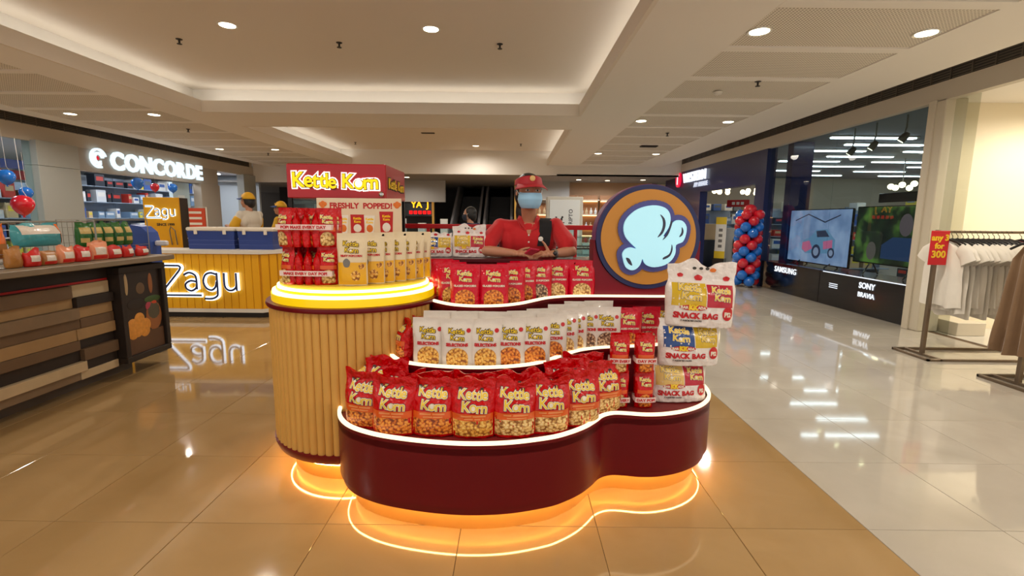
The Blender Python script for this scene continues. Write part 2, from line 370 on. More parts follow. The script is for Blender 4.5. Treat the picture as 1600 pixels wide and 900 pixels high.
for x, y, l in [(-3.5, 16.3, 'left'), (.75, 16.3, 'right')]: downlight(x, y, 2.655, f'added fill downlight in the low ceiling beside the escalators, {l} one', 'downlights in the low back ceiling', .8)  # fill lamps added to brighten the escalators and grey back panels
for x, y, l in [(2.2, 16.6, 'leftmost'), (3.2, 16.8, 'middle'), (4.3, 16.4, 'rightmost')]: downlight(x, y, 2.655, f'round downlight in the low ceiling behind the round sign, {l}', 'downlights in the low back ceiling', .5, (.85, .9, 1))
# ---- trims with vent grilles
m_band = mat('band_metal', (196, 186, 170), .5, .0)
m_vent = mat('vent_black', (30, 26, 24), .5); m_vframe = mat('vent_frame', (96, 88, 78), .5)
vm = MB().box(-.006, .03, -.124, .124, -.075, .075)
vb = vm.mesh('vent_back', m_vent)
vs = MB()
for k in range(5): vs.box(-.014, -.004, -.12, .12, -.066+k*.03, -.056+k*.03)
vs.box(-.018, .01, -.135, -.124, -.085, .085)
vsm = vs.mesh('vent_grille', m_vframe)
def vents(tr, x, z, y0, y1, flip):
    n = int((y1-y0)/.27)
    for k in range(n):
        o = put('vent_grille', vsm, tr, (x, y0+.27*k, z), (0, 0, PI if flip else 0)); put('vent_back', vb, o)
t1 = struct(MB().box(5.1, 5.2, YB, 17, 2.80, 3.02).box(5.1, 5.2, YB, 17, 3.18, 3.3).box(5.14, 5.2, YB, 17, 3.02, 3.18).build('trim_1', m_band)); vents(t1, 5.125, 3.1, 2.6, 16.5, False)
t2 = struct(MB().box(-8.6, -8.5, YB, 16.2, 2.62, 2.9).box(-8.6, -8.5, YB, 16.2, 3.05, 3.2).box(-8.6, -8.53, YB, 16.2, 2.9, 3.05).build('trim_2', m_band)); vents(t2, -8.515, 2.975, 4.5, 16.2, True)
# ================================================================ KIOSK
m_burg = mat('burgundy_lacquer', (104, 0, 15), .35, coat=.08, spec=.3)
m_burg2 = mat('burgundy_panel', (122, 2, 28), .4, spec=.35)
m_gold = mat('brass_kick', (226, 176, 92), .32, .55)
m_rim = emis('rim_light', (255, 228, 184), 1.7)
m_under = emis('under_light', (255, 202, 118), 46.0)
m_wood = mat('ribbed_wood', (220, 168, 84), .5, noise_s=6, noise_a=.10)
m_yel = mat('yellow_acrylic', (245, 205, 20), .25, emit=(255, 214, 10), es=.38)
m_ledw = emis('ring_light', (255, 252, 190), 3.2)
m_shelf = mat('shelf_top', (120, 30, 30), .5)
m_red = mat('sign_red', (176, 14, 28), .35, coat=.3)
m_cream = mat('cream_board', (232, 214, 186), .5)
KI = Vector((.1, 2.6, 0))
kiosk = thing('popcorn_kiosk', 'burgundy three-tier popcorn kiosk with glowing rims and ribbed round counter', 'kiosk', KI)
def kp(mb, name, m, parent=kiosk, smooth=False, merge=False):
    return mb.build(name, m, parent, smooth, merge, loc=(-KI if parent is kiosk else None))
LOW = [(-.86,2.75),(-.862,2.5),(-.85,2.30),(-.81,2.17),(-.73,2.065),(-.61,1.99),(-.48,1.945),(-.32,1.912),(-.165,1.90),(0,1.915),(.17,1.965),(.26,2.015),(.34,2.08),(.40,2.15),(.445,2.21),(.50,2.24),(.56,2.238),(.65,2.225),(.75,2.235),(.87,2.28),(.98,2.36),(1.06,2.47),(1.10,2.60),(1.11,2.80)]
MID = [(-.68,2.85),(-.675,2.6),(-.64,2.44),(-.56,2.30),(-.46,2.23),(-.30,2.19),(-.12,2.185),(.04,2.22),(.16,2.29),(.26,2.40),(.36,2.50),(.44,2.545),(.53,2.575),(.68,2.60),(.80,2.63),(.87,2.69),(.89,2.80),(.89,2.88)]
UPP = [(-.54,2.90),(-.51,2.76),(-.44,2.63),(-.34,2.52),(-.25,2.475),(-.17,2.465),(-.05,2.49),(.05,2.56),(.13,2.66),(.20,2.745),(.28,2.80),(.36,2.828),(.5,2.84),(.7,2.845),(.9,2.85),(.955,2.87)]
def tier(name, pts, z0, zf, zr, yb, kick):
    fr = crom(pts, 6); poly = fr+[Vector((fr[-1].x, yb)), Vector((fr[0].x, yb))]
    n = len(fr)
    b = MB().prism([tuple(p) for p in poly], z0+(.036 if kick else 0), zf)
    ins = inset(poly, .014)
    # upstanding lip along the front
    for i in range(n-1):
        a, c, d, e = poly[i], poly[i+1], ins[i+1], ins[i]
        b.add([(a.x,a.y,zf-.03),(c.x,c.y,zf-.03),(d.x,d.y,zf-.03),(e.x,e.y,zf-.03),(a.x,a.y,zr-.008),(c.x,c.y,zr-.008),(d.x,d.y,zr-.008),(e.x,e.y,zr-.008)], [(0,1,5,4),(2,3,7,6),(4,5,6,7)])
    part = kp(b, name, m_burg, smooth=30)
    s = MB(); o1 = inset(poly, -.002); o2 = inset(poly, .015)
    for i in range(n-1):
        a, c, d, e = o1[i], o1[i+1], o2[i+1], o2[i]
        s.add([(p.x,p.y,z) for z in (zr-.008, zr+.004) for p in (a,c,d,e)], [(0,1,5,4),(2,3,7,6),(4,5,6,7),(0,3,2,1)]+([(0,4,7,3)] if i == 0 else [])+([(1,2,6,5)] if i == n-2 else []))
    kp(s, 'rim_light', m_rim, part)
    k = MB().prism([tuple(p) for p in inset(poly, .02)], zf, zf+.003); kp(k, 'shelf_top', m_shelf, part)
    if kick:
        lo_, li_ = inset(poly, .012), inset(poly, .022); s = MB()
        for i in range(n-1):
            a, c, d, e = lo_[i], lo_[i+1], li_[i+1], li_[i]
            s.add([(p.x,p.y,z) for z in (z0, z0+.036) for p in (a,c,d,e)], [(0,1,5,4),(2,3,7,6),(0,3,2,1)])
        kp(s, 'lower_lip', m_burg, part, smooth=30, merge=True); kp(MB().prism([tuple(p) for p in inset(poly, .022)], z0+.02, z0+.036), 'soffit', m_burg, part)
        kk = inset(poly, .066); kp(MB().prism([tuple(p) for p in kk], 0, z0+.02), 'kick_plate', m_gold, part, smooth=30)
        u1 = inset(poly, .027); u2 = inset(poly, .0315); s = MB(); z0 += .004
        for i in range(n-1):
            a, c, d, e = u1[i], u1[i+1], u2[i+1], u2[i]
            s.add([(p.x,p.y,z) for z in (z0-.006, z0-.001) for p in (a,c,d,e)], [(0,1,5,4),(2,3,7,6),(4,5,6,7),(0,3,2,1)])
        kp(s, 'under_light', m_under, part)
    return part
tier('lower_tier', LOW, .10, .405, .43, 2.97, True)
tier('middle_tier', MID, .405, .645, .67, 2.97, False)
tier('upper_tier', UPP, .645, .885, .91, 2.97, False)
# ribbed drum
DC = Vector((-.885, 2.725, 0)); DR = .452
dr = kp(MB().lathe([(DR-.02, .13), (DR-.012, .15), (DR-.012, .905)], 64, DC), 'drum', mat('drum_core', (150, 104, 48), .6), smooth=30)
sl = MB(); w = 2*PI*DR/66/2-.0012
prof = [(-w, .0), (-w*.8, .008), (-w*.4, .0115), (0, .0125), (w*.4, .0115), (w*.8, .008), (w, 0)]
n = len(prof)
sl.add([(DR-.013+d, x, z) for z in (.172, .90) for x, d in prof], [(i, i+1, n+i+1, n+i) for i in range(n-1)]+[tuple(range(n-1,-1,-1)), tuple(range(n, 2*n))])
slm = sl.mesh('slat', m_wood, 60)
for k in range(66):
    a = 2*PI*k/66; d = math.degrees(a) % 360
    if 95 < d < 345 or d > 352: put('slat', slm, dr, (DC.x, DC.y, 0), (0, 0, a))
kp(MB().lathe([(.37, .100), (DR-.05, .101), (DR-.008, .125), (DR+.006, .160), (DR+.006, .172), (DR-.01, .176)], 64, DC), 'lower_ring', m_burg, dr, smooth=40)
kp(MB().lathe([(.36, 0), (.36, .10)], 64, DC), 'kick_plate', m_gold, dr, smooth=30)
kp(MB().lathe([(.384, .090), (.390, .090), (.390, .096), (.384, .096)], 64, DC, cap=False), 'under_light', m_under, dr)
kp(MB().lathe([(DR-.03, .895), (DR+.010, .897), (DR+.014, .908), (DR+.010, .92), (DR-.03, .922)], 64, DC), 'upper_ring', m_burg, dr, smooth=40)
kp(MB().lathe([(.437, .922), (.437, .962)], 64, DC), 'yellow_step', m_yel, dr, smooth=30)
kp(MB().lathe([(.430, .962), (.430, .976)], 64, DC), 'ring_light', m_ledw, dr, smooth=30)
kp(MB().lathe([(.412, .976), (.412, .990)], 64, DC), 'yellow_step', m_yel, dr, smooth=30)
kp(MB().lathe([(.405, .990), (.405, 1.002)], 64, DC), 'ring_light', m_ledw, dr, smooth=30)
kp(MB().lathe([(.392, 1.002), (.392, 1.02)], 64, DC), 'drum_top', mat('drum_top_yellow', (236, 200, 60), .4), dr, smooth=30)
# service counter, back counter and glass rail
m_top = mat('counter_dark_top', (74, 14, 24), .3, coat=.3)
kp(MB().box(-.55, .47, 2.97, 3.01, 0, 1.09).box(-.55, -.5, 3.0, 3.5, 0, 1.09), 'service_wall', m_burg2)
kp(MB().bbox(-.56, .48, 2.94, 3.17, 1.09, 1.112, .004), 'service_top', m_top)
kp(MB().box(-1.36, -.45, 3.17, 3.85, 0.02, 1.0), 'machine_cabinet', m_burg2)
kp(MB().bbox(-1.37, -.44, 3.16, 3.86, 1.0, 1.03), 'machine_counter_top', m_top)
ry = 4.25; rl = aty(628, 353, ry); rr = aty(935, 354, ry)
kp(MB().box(rl.x-.3, rr.x+.25, ry, ry+.4, 0.02, .98), 'back_cabinet', m_burg2)
kp(MB().bbox(rl.x-.32, rr.x+.27, ry-.02, ry+.42, .98, 1.0), 'back_counter_top', m_top)
rf = MB().bbox(rl.x-.3, rr.x+.25, ry, ry+.035, rl.z-.02, rl.z+.02)
for x in (rl.x-.28, aty(669, 370, ry).x, .55, rr.x+.22): rf.box(x-.014, x+.014, ry+.003, ry+.03, 1.0, rl.z-.01)
rp = kp(rf, 'red_rail', mat('rail_red', (190, 14, 26), .4))
kp(MB().box(rl.x-.28, rr.x+.22, ry+.014, ry+.02, 1.0, rl.z-.015), 'glass_screen', glass('clear_glass'), rp)
# ---------------------------------------------------------------- round sign
DY = 2.885; dc = aty(1013, 371, DY-.02); SR = .306
sg = thing('round_sign', 'round popcorn sign with navy ring and glowing white popcorn on burgundy base', 'sign', (dc.x, DY+.08, .91))
def sp(mb, name, m, parent=sg, smooth=False): return mb.build(name, m, parent, smooth, loc=(-dc.x, -DY-.08, -.91) if parent is sg else None)
def circ(r, n=72): return [(dc.x+r*math.cos(2*PI*i/n), dc.z+r*math.sin(2*PI*i/n)) for i in range(n)]
m_navy = mat('sign_navy', (34, 40, 92), .4); m_purple = mat('sign_side', (120, 60, 110), .4)
sp(MB().box(dc.x-SR-.01, dc.x+SR+.01, DY, DY+.16, .885, dc.z-.02), 'sign_base', m_burg2)
dk = sp(MB().prism(circ(SR), DY-.015, DY+.15, 'y'), 'disc', m_navy, smooth=30)
sp(MB().prism(circ(SR+.004), DY+.0, DY+.12, 'y'), 'disc_edge', m_purple, smooth=30)
sp(MB().prism(circ(.279), DY-.022, DY-.01, 'y'), 'orange_face', mat('sign_orange', (204, 140, 54), .45), smooth=30)
K = .306/364
def cp(l): return [(dc.x+(x-518)*K, dc.z+(411-y)*K) for x, y in l]
POP = [(340,560),(335,522),(355,492),(392,480),(430,488),(388,450),(350,405),(335,345),(352,285),(408,228),(478,198),(550,190),(612,206),(645,240),(655,290),(643,345),(612,398),(634,398),(652,370),(668,315),(700,290),(740,296),(768,335),(766,390),(747,438),(703,460),(702,512),(680,562),(632,600),(562,616),(512,606),(487,582),(475,556),(460,600),(430,632),(395,638),(360,616)]
pop2 = [Vector(p) for p in cp(POP)]
sm2 = crom(pop2, 3, True)
area = sum(a.x*b.y-b.x*a.y for a, b in zip(sm2, sm2[1:]+sm2[:1]))
if area < 0: sm2.reverse()
ol = MB().prism([tuple(p) for p in sm2], DY-.0352, DY-.0226, 'y')
for k_, p in enumerate(sm2): ol.prism([(p.x+.031*math.cos(i*PI/8), p.y+.031*math.sin(i*PI/8)) for i in range(16)], DY-.0300-.00004*k_, DY-.023-.00004*k_, 'y')
sp(ol, 'popcorn_outline', mat('sign_violet', (80, 80, 146), .4))
sp(MB().prism([tuple(p) for p in sm2], DY-.052, DY-.0345, 'y'), 'popcorn_face', mat('popcorn_lit', (176, 226, 240), .4, emit=(170, 232, 250), es=.42))
m_cres = mat('crescent_grey', (60, 62, 84), .5)
for l in ([(580,250),(612,278),(622,325),(606,380),(570,410),(594,365),(603,325),(598,285)], [(655,300),(668,298),(660,340),(640,395),(606,428),(630,385),(648,345)], [(735,336),(748,362),(742,392),(720,405),(734,372)], [(672,455),(680,490),(664,538),(620,562),(618,548),(655,525),(668,495)], [(358,553),(385,560),(405,605),(378,592)]):
    q = [Vector(p) for p in cp(l)]; ar = sum(a.x*b.y-b.x*a.y for a, b in zip(q, q[1:]+q[:1]))
    if ar < 0: q.reverse()
    sp(MB().prism([tuple(p) for p in crom(q, 3, True)], DY-.0535, DY-.05, 'y'), 'crescent', m_cres)
# ---------------------------------------------------------------- popcorn warmer
MY = 3.2; a = aty(446, 255, MY); b = aty(604, 311, MY); MW = b.x-a.x; mz0, mz1 = b.z, a.z; MD = .55
mx0, mx1 = a.x, b.x
pw = thing('popcorn_warmer', 'red topped popcorn warmer cabinet with lit yellow lettering sign', 'cabinet', ((mx0+mx1)/2, MY+MD/2, 1.03))
PO = -Vector(pw.location)
MB().bbox(mx0, mx1, MY, MY+MD, mz0, mz1, .006).build('sign_box', m_red, pw, loc=PO)
for x in (mx0+.015, mx1-.015):
    for y in (MY+.015, MY+MD-.015): MB().box(x-.013, x+.013, y-.013, y+.013, 1.05, mz0).build('corner_post', mat('black_metal', (34, 32, 32), .4, .5), pw, loc=PO)
MB().bbox(mx0, mx1, MY, MY+MD, 1.03, 1.08).build('base_tray', m_red, pw, loc=PO)
g = MB()
for y in (MY+.01, MY+MD-.014): g.box(mx0+.03, mx1-.03, y, y+.004, 1.08, mz0)
for x in (mx0+.01, mx1-.014): g.box(x, x+.004, MY+.03, MY+MD-.03, 1.08, mz0)
g.build('glass_pane', glass('clear_glass'), pw, loc=PO)
MB().box(mx0+.05, mx1-.05, MY+.3, MY+.32, 1.08, mz0-.03).build('back_plate', mat('steel_plate', (150, 148, 145), .35, .7), pw, loc=PO)
hz = MB().lathe([(.012, 0), (.016, .006), (.016, .014), (.008, .02)], 12)
hz.build('lock_knob', mat('chrome', (200, 200, 200), .2, 1), pw, rot=(PI/2, 0, 0), loc=Vector((mx1-.03, MY, mz0+.03))+PO)
m_white = mat('white_print', (240, 236, 228), .5); m_ylet = mat('logo_yellow', (250, 205, 10), .4); m_blk = mat('print_black', (28, 20, 18), .5)
m_wlit = mat('letter_halo_lit', (255, 255, 250), .4, emit=(255, 252, 240), es=1.1); m_ylit = mat('letter_yellow_lit', (255, 214, 0), .4, emit=(255, 205, 0), es=.6)
m_dkred = mat('letter_dark', (70, 14, 10), .5)
cx = (mx0+mx1)/2; cz = (mz0+mz1)/2
J = dict(gap=.035, seed=5, tilt=.07, lift=.035)
zt = cz-.040; ls = .128
for nm, off, dep, mm, y in (('letter_halo', .013, .006, m_wlit, 0), ('letter_edge', .0065, .004, m_dkred, -.006), ('letter', .0025, .006, m_ylit, -.008)):
    o_ = letters(nm, 'Kettle', ls, mm, pw, Vector((cx-.137, MY+y, zt))+PO, depth=dep, offset=off, jum=J); o_.scale = (.93, 1, 1)
    o_ = letters(nm, 'Korn', ls, mm, pw, Vector((cx+.158, MY+y, zt-.006))+PO, depth=dep, offset=off, jum=dict(J, seed=8)); o_.scale = (.95, 1, 1)
ox, oz, orr = o_spot(ls); MB().ell((0, 0, 0), (orr*1.25, .005, orr*1.35), 14, 8).build('letter_popcorn', m_wlit, pw, loc=Vector((cx+.158+ox*.95, MY-.014, zt-.006+oz))+PO, smooth=True)
for nm, off, dep, mm, y in (('side_letter_edge', .008, .003, m_blk, 0), ('side_letter', .001, .003, m_ylet, .003)):
    letters(nm, 'Kettle', ls*.72, mm, pw, Vector((mx1+y, MY+MD*.30, zt-.0))+PO, (0, 0, PI/2), depth=dep, offset=off, jum=J); letters(nm, 'Korn', ls*.72, mm, pw, Vector((mx1+y, MY+MD*.73, zt-.004))+PO, (0, 0, PI/2), depth=dep, offset=off, jum=dict(J, seed=8))
# board "FRESHLY POPPED!"
BY = 3.04; a = aty(494, 309, BY); b = aty(627, 312, BY)
bw = b.x-a.x; bz = 1.03; bh = a.z-bz
bd = thing('promotion_board', 'cream promotion board reading freshly popped behind the gold pouches', 'board', ((a.x+b.x)/2, BY, bz))
MB().bbox(-bw/2, bw/2, 0, .008, 0, bh, .002).build('panel', m_cream, bd)
MB().box(-.2, .2, .008, .12, 0, .012).build('stand_foot', m_white, bd)
m_prt = mat('print_red', (190, 30, 34), .5)
letters('lettering', 'FRESHLY  POPPED!', .047, m_prt, bd, (.012, 0, bh-.062), depth=.001, offset=.002)
for x in (-.225, .235):
    c = MB()
    for dx, dz, r in ((0,0,.016), (.014,.008,.013), (-.012,.008,.012), (.002,.016,.012)): c.ell((x+dx, -.002, bh-.045+dz), (r, .003, r), 10, 6)
    c.build('popcorn_drawing', mat('print_orange', (226, 120, 40), .5), bd)
for k, (x0, z0, w_, h_, tp, cc) in enumerate([(-.135, bh-.225, .068, .12, .012, 'w'), (-.055, bh-.225, .084, .125, 0, 'r'), (.028, bh-.225, .07, .12, .014, 'w'), (.125, bh-.225, .085, .145, .006, 'r')]):
    col = m_prt if cc == 'r' else m_white
    cu_ = MB().prism([(x0+tp, z0), (x0+w_-tp, z0), (x0+w_, z0+h_), (x0, z0+h_)], -.0015, 0, 'y').build('cup_picture', col, bd)
    ki = MB(); ki.ell((x0+w_/2, -.0015, z0+h_*.33), (w_*.3, .0015, h_*.2), 12, 6); ki.build('popcorn_spot', mat('print_orange', (226, 120, 40), .5) if cc == 'w' else m_white, cu_)
    letters('lettering', 'Kettle\nKorn', .02, m_ylet if cc == 'r' else m_ylit if 0 else m_ylet, cu_, (x0+w_/2, -.0015, z0+h_*.76), depth=.0006, offset=.001)
# ================================================================ POUCHES AND BAGS
def film(name, col, rough=.22, bs=38, bump=.5, bd=.008): return mat(name, col, rough, coat=.3, bump=bump, bump_s=bs, spec=.32, bump_d=bd)
f_red = film('film_red', (204, 0, 8), .2, 24, 1.0, .022); f_mag = film('film_magenta', (208, 0, 40), .22, 26, .8, .012); f_white = film('film_white', (226, 218, 208), .3, 30, .3)
f_cream = film('film_cream', (230, 212, 178), .28, 30, .3); f_gold = film('film_gold', (236, 176, 34), .28, 30, .3)
f_snack = film('film_snack', (234, 226, 222), .22, 18, .9, .02)
m_yprint = mat('yellow_print', (240, 204, 40), .4); m_wprint = mat('white_edge_print', (236, 226, 208), .4); m_dprint = mat('dark_print', (58, 18, 10), .5)
m_band = mat('orange_print', (226, 92, 20), .35, coat=.3); m_band2 = mat('pale_orange_print', (236, 150, 90), .4)
m_rprint = mat('red_print', (196, 20, 32), .4); m_grey = mat('grey_print', (120, 116, 112), .5)
pc_car = popcorn_mat('popcorn_caramel', (246, 166, 66), (226, 120, 28), (120, 44, 8)); pc_lite = popcorn_mat('popcorn_light', (250, 222, 160), (232, 186, 108), (140, 84, 30))
pc_gold = popcorn_mat('popcorn_golden', (248, 206, 110), (232, 164, 60), (140, 76, 20)); pc_choc = popcorn_mat('popcorn_cocoa', (226, 196, 160), (150, 110, 84), (60, 34, 24))
class Bag:
    def __init__(s, w, h, d, seed=0, crk=.004, top=.8, base=.7, pinch=.0):
        s.w, s.h, s.d, s.seed, s.crk, s.top, s.base, s.pinch = w, h, d, seed, crk, top, base, pinch
    def hw(s, v): return s.w/2*(1-.05*math.exp(-v*14)-s.pinch*math.sin(PI*min(1, max(0, (v-s.top+.12)/.24)))+.015*math.sin(9*v+s.seed))
    def th(s, v):
        a = s.base+(1-s.base)*math.sin(min(1, v/.3)*PI/2)
        if v > .42: k = min(1, (v-.42)/(s.top-.42)); a *= max(.05, math.cos(k*PI/2)**.8)
        return s.d/2*a
    def y(s, x, z, eps=0):
        v = min(1, max(0, z/s.h)); u = max(-1, min(1, x/s.hw(v)))
        c = (1-abs(u)**2.6)**.6
        n = noise.noise(Vector((x*26+s.seed*7, z*17, s.seed)))*.6+noise.noise(Vector((x*60, z*38, s.seed+3)))*.4
        edge = 1.0+1.6*max(0, (v-.62))
        return -(s.th(v)*c)+n*s.crk*edge*min(1, (1-abs(u))*6)-eps
    def body(s, name, m, nu=18, nv=24):
        V = []; F = []
        for side in (1, -1):
            for j in range(nv+1):
                v = j/nv; z = v*s.h
                for i in range(nu+1):
                    u = -1+2*i/nu; x = u*s.hw(v); wob = (.030*noise.noise(Vector((x*16, s.seed*3.1, 1)))*max(0, (v-.8)/.2)) if s.crk > .004 else 0
                    V.append((x, s.y(x, z)*side if side == 1 else -s.y(x, z)*.92, z+wob))
        M = (nu+1)*(nv+1)
        for sd in (0, 1):
            for j in range(nv):
                for i in range(nu):
                    q = (j*(nu+1)+i, j*(nu+1)+i+1, (j+1)*(nu+1)+i+1, (j+1)*(nu+1)+i); q = tuple(a+sd*M for a in q); F.append(q if sd == 0 else q[::-1])
        for i in range(nu): F.append((i, M+i, M+i+1, i+1)); t = nv*(nu+1); F.append((t+i, t+i+1, M+t+i+1, M+t+i))
        return MB().add(V, F).mesh(name, m, 80, merge=True)
    def wrap(s, v2, f, name, m, eps, dx=0, dz=0, smooth=False, sub=True):
        bm = bmesh.new(); vs = [bm.verts.new((p[0]+dx, 0, p[1]+dz)) for p in v2]
        for q in f:
            try: bm.faces.new([vs[i] for i in q])
            except ValueError: pass
        if sub:
            e = [e for e in bm.edges if e.calc_length() > .012]
            if e: bmesh.ops.subdivide_edges(bm, edges=e, cuts=1)
            bmesh.ops.triangulate(bm, faces=bm.faces)
        for v in bm.verts: v.co.y = s.y(v.co.x, v.co.z, eps)
        me = bpy.data.meshes.new(name); bm.to_mesh(me); bm.free(); me.materials.append(m)
        if smooth: shade(me, 80)
        return me
    def rect(s, x0, x1, z0, z1, name, m, eps, n=12, mz=8):
        V = [(x0+(x1-x0)*i/n, z0+(z1-z0)*j/mz) for j in range(mz+1) for i in range(n+1)]
        F = [(j*(n+1)+i, j*(n+1)+i+1, (j+1)*(n+1)+i+1, (j+1)*(n+1)+i) for j in range(mz) for i in range(n)]
        return s.wrap(V, F, name, m, eps, smooth=True, sub=False)
    def blob(s, cx, cz, rx, rz, name, m, eps, dome=False, n=28, wav=0):
        """ellipse, or with dome=True an arch with a straight foot"""
        V = [(cx, cz)]; F = []; R = 6
        for k in range(1, R+1):
            for i in range(n):
                a = 2*PI*i/n; c, q = math.cos(a), math.sin(a)
                if dome and q < 0: c = math.copysign(abs(c)**.35, c); q = -abs(q)**.35
                w = 1+wav*math.sin(a*5)
                V.append((cx+rx*c*k/R*w, cz+rz*q*k/R*w))
        for i in range(n):
            j = (i+1) % n; F.append((0, 1+i, 1+j))
            for k in range(R-1): F.append((1+k*n+i, 1+(k+1)*n+i, 1+(k+1)*n+j, 1+k*n+j))
        return s.wrap(V, F, name, m, eps, smooth=True, sub=False)
    def logo(s, cx, cz, size, tilt=.0, seed=5, white=True, e=0.002):
        """the two-line yellow Kettle Korn mark with pale and dark edging"""
        out = []
        layers = [('logo_shadow', size*.085, m_dprint, e)]
        if white: layers.append(('logo_edge', size*.055, m_wprint, e+.0008))
        layers.append(('logo', size*.012, m_yprint, e+.0016))
        for nm, off, m, ep in layers:
            J = dict(gap=.04, seed=seed, tilt=.09, lift=.05)
            v1, f1 = jumble('Kettle', size, off, **J); v2, f2 = jumble('Korn', size*1.06, off, **dict(J, seed=seed+3))
            k = len(v1); V = [(x, z+size*.10) for x, z in v1]+[(x+size*.2, z-size*.84) for x, z in v2]; F = f1+[tuple(i+k for i in q) for q in f2]
            c, q = math.cos(tilt), math.sin(tilt); V = [(x*c-z*q, x*q+z*c) for x, z in V]
            out.append((nm, s.wrap(V, F, nm, m, ep, cx, cz)))
        ox, oz, orr = o_spot(size*1.06); ox += size*.2; oz -= size*.84; c, q = math.cos(tilt), math.sin(tilt)
        out.append(('logo_popcorn', s.blob(cx+ox*c-oz*q, cz+ox*q+oz*c, orr*1.15, orr*1.2, 'logo_popcorn', m_wprint, e+.0024, n=12)))
        return out
    def words(s, t, cx, cz, size, m, eps=.0022, off=.06, seed=1, tilt=.03):
        v, f = jumble(t, size, size*off, gap=.07, seed=seed, tilt=tilt, lift=.02); return ('lettering', s.wrap(v, f, 'lettering', m, eps, cx, cz))
def pouch(parts, name, label, cat, group, loc, rz=0, lean=0, sc=1, ry=0):
    t = thing(name, label, cat, loc, (lean, ry, rz), group)
    if sc != 1: t.scale = (sc, sc, sc)
    for nm, me in parts: put(nm, me, t)
    return t
def k_red(seed, pc):
    b = Bag(.206, .252, .125, seed, .0095, .84, .8, .05); w = b.w/2
    P = [('film', b.body('film', f_red, 30, 32))]
    P.append(('popcorn_window', b.rect(-w*.84, w*.84, .012, .090, 'popcorn_window', pc, .0012)))
    P.append(('flavour_band', b.rect(-w*.86, w*.86, .084, .114, 'flavour_band', m_band, .0018, 12, 4)))
    P.append(('text_line', b.rect(-.05, .058, .101, .108, 'text_line', m_band2, .0026, 8, 2))); P.append(('text_line', b.rect(-.035, .05, .089, .095, 'text_line', m_band2, .0026, 8, 2)))
    return P+b.logo(.0, .168, .053, -.06, 5+seed)
def k_white(seed, pc):
    b = Bag(.157, .234, .06, seed, .003, .9, .75); P = [('film', b.body('film', f_white))]
    P.append(('popcorn_window', b.blob(0, .052, .052, .046, 'popcorn_window', pc, .0012, True)))
    P.append(b.words('SELECTIONS', .0, .106, .0195, m_rprint, .0022, .07, seed))
    P.append(('round_badge', b.blob(.054, .180, .0105, .0105, 'round_badge', m_rprint, .002)))
    return P+b.logo(-.004, .162, .032, -.04, 6, False)
def k_mag(seed, pc):
    b = Bag(.160, .226, .058, seed, .003, .9, .75); P = [('film', b.body('film', f_mag))]
    P.append(('popcorn_window', b.blob(0, .048, .053, .044, 'popcorn_window', pc, .0012, True)))
    P.append(b.words('GLAZED POPCORN', .0, .107, .0135, m_wprint, .0022, .05, seed))
    return P+b.logo(-.003, .164, .032, -.06, 6)
def k_gold(seed):
    b = Bag(.146, .258, .06, seed, .0025, .92, .75); w = b.w/2; P = [('film', b.body('film', f_cream))]
    P.append(('gold_panel', b.rect(-w*.93, w*.93, .006, .115, 'gold_panel', f_gold, .001)))
    P.append(('popcorn_picture', b.blob(.02, .05, .022, .026, 'popcorn_picture', pc_gold, .0016, wav=.06))); P.append(('popcorn_picture', b.blob(.05, .095, .014, .014, 'popcorn_picture', pc_gold, .0016, wav=.08)))
    P.append(('cow_picture', b.blob(-.022, .112, .018, .022, 'cow_picture', m_grey, .0018, wav=.03)))
    P.append(b.words('MILKY POPCORN', .0, .143, .0135, m_rprint, .0022, .06, seed))
    return P+b.logo(-.004, .192, .032, -.05, 6, False)
def k_small(seed, pc):
    b = Bag(.098, .192, .058, seed, .004, .88, .75, .03); w = b.w/2; P = [('film', b.body('film', f_red, 12, 16))]
    P.append(('popcorn_window', b.blob(0, .042, .033, .034, 'popcorn_window', pc, .0012, True, 20))); P.append(('flavour_band', b.rect(-w*.8, w*.8, .078, .097, 'flavour_band', m_band, .0016, 8, 3)))
    return P+b.logo(.0, .137, .024, -.05, 5)
RED = [k_red(s, p) for s, p in ((1, pc_car), (2, pc_gold), (3, pc_lite), (4, pc_lite))]
WHI = [k_white(s, p) for s, p in ((1, pc_gold), (2, pc_car), (3, pc_lite), (4, pc_choc))]
MAG = [k_mag(s, p) for s, p in ((1, pc_gold), (2, pc_car), (3, pc_choc), (4, pc_lite))]
GLD = [k_gold(s) for s in (1, 2)]
SML = [k_small(s, p) for s, p in ((1, pc_lite), (2, pc_car))]
# ---- lowest tier: front row then the bags behind it
ZL = .409
G1 = 'red popcorn bags on the lowest tier'
for k, (x, y, v, rz, ln) in enumerate([(568, 674, 0, -.30, .05), (613, 687, 0, -.12, 0), (675, 689, 0, -.05, -.03), (738, 691, 1, 0, .02), (803, 690, 2, .06, 0), (856, 684, 2, .12, .03), (906, 673, 3, .2, 0), (944, 655, 3, .35, .02)]):
    p = atz(x, y-5, ZL); pouch(RED[v], 'red_popcorn_bag', f'red popcorn bag in front row of lowest tier, {ORD[k]} from the ribbed drum', 'popcorn bag', G1, (p.x, p.y+.052+(.02 if k == 7 else 0), ZL), rz, ln-.04)
BK = [(-.70, 2.30, -.5, .06), (-.60, 2.24, -.2, .02), (-.50, 2.17, 0, 0), (-.33, 2.125, .1, 0), (-.16, 2.12, 0, 0), (.0, 2.135, -.1, 0), (.15, 2.17, .1, 0), (.27, 2.24, .2, .02), (.37, 2.36, .3, .02)]
for k, (x, y, rz, dz) in enumerate(BK):
    pouch(RED[k % 4], 'red_popcorn_bag', f'red popcorn bag half hidden in back row of lowest tier, {ORD[k]} from the drum', 'popcorn bag', G1, (x, y, ZL), rz, -.06, 1.0 if dz == 0 else 1.12)
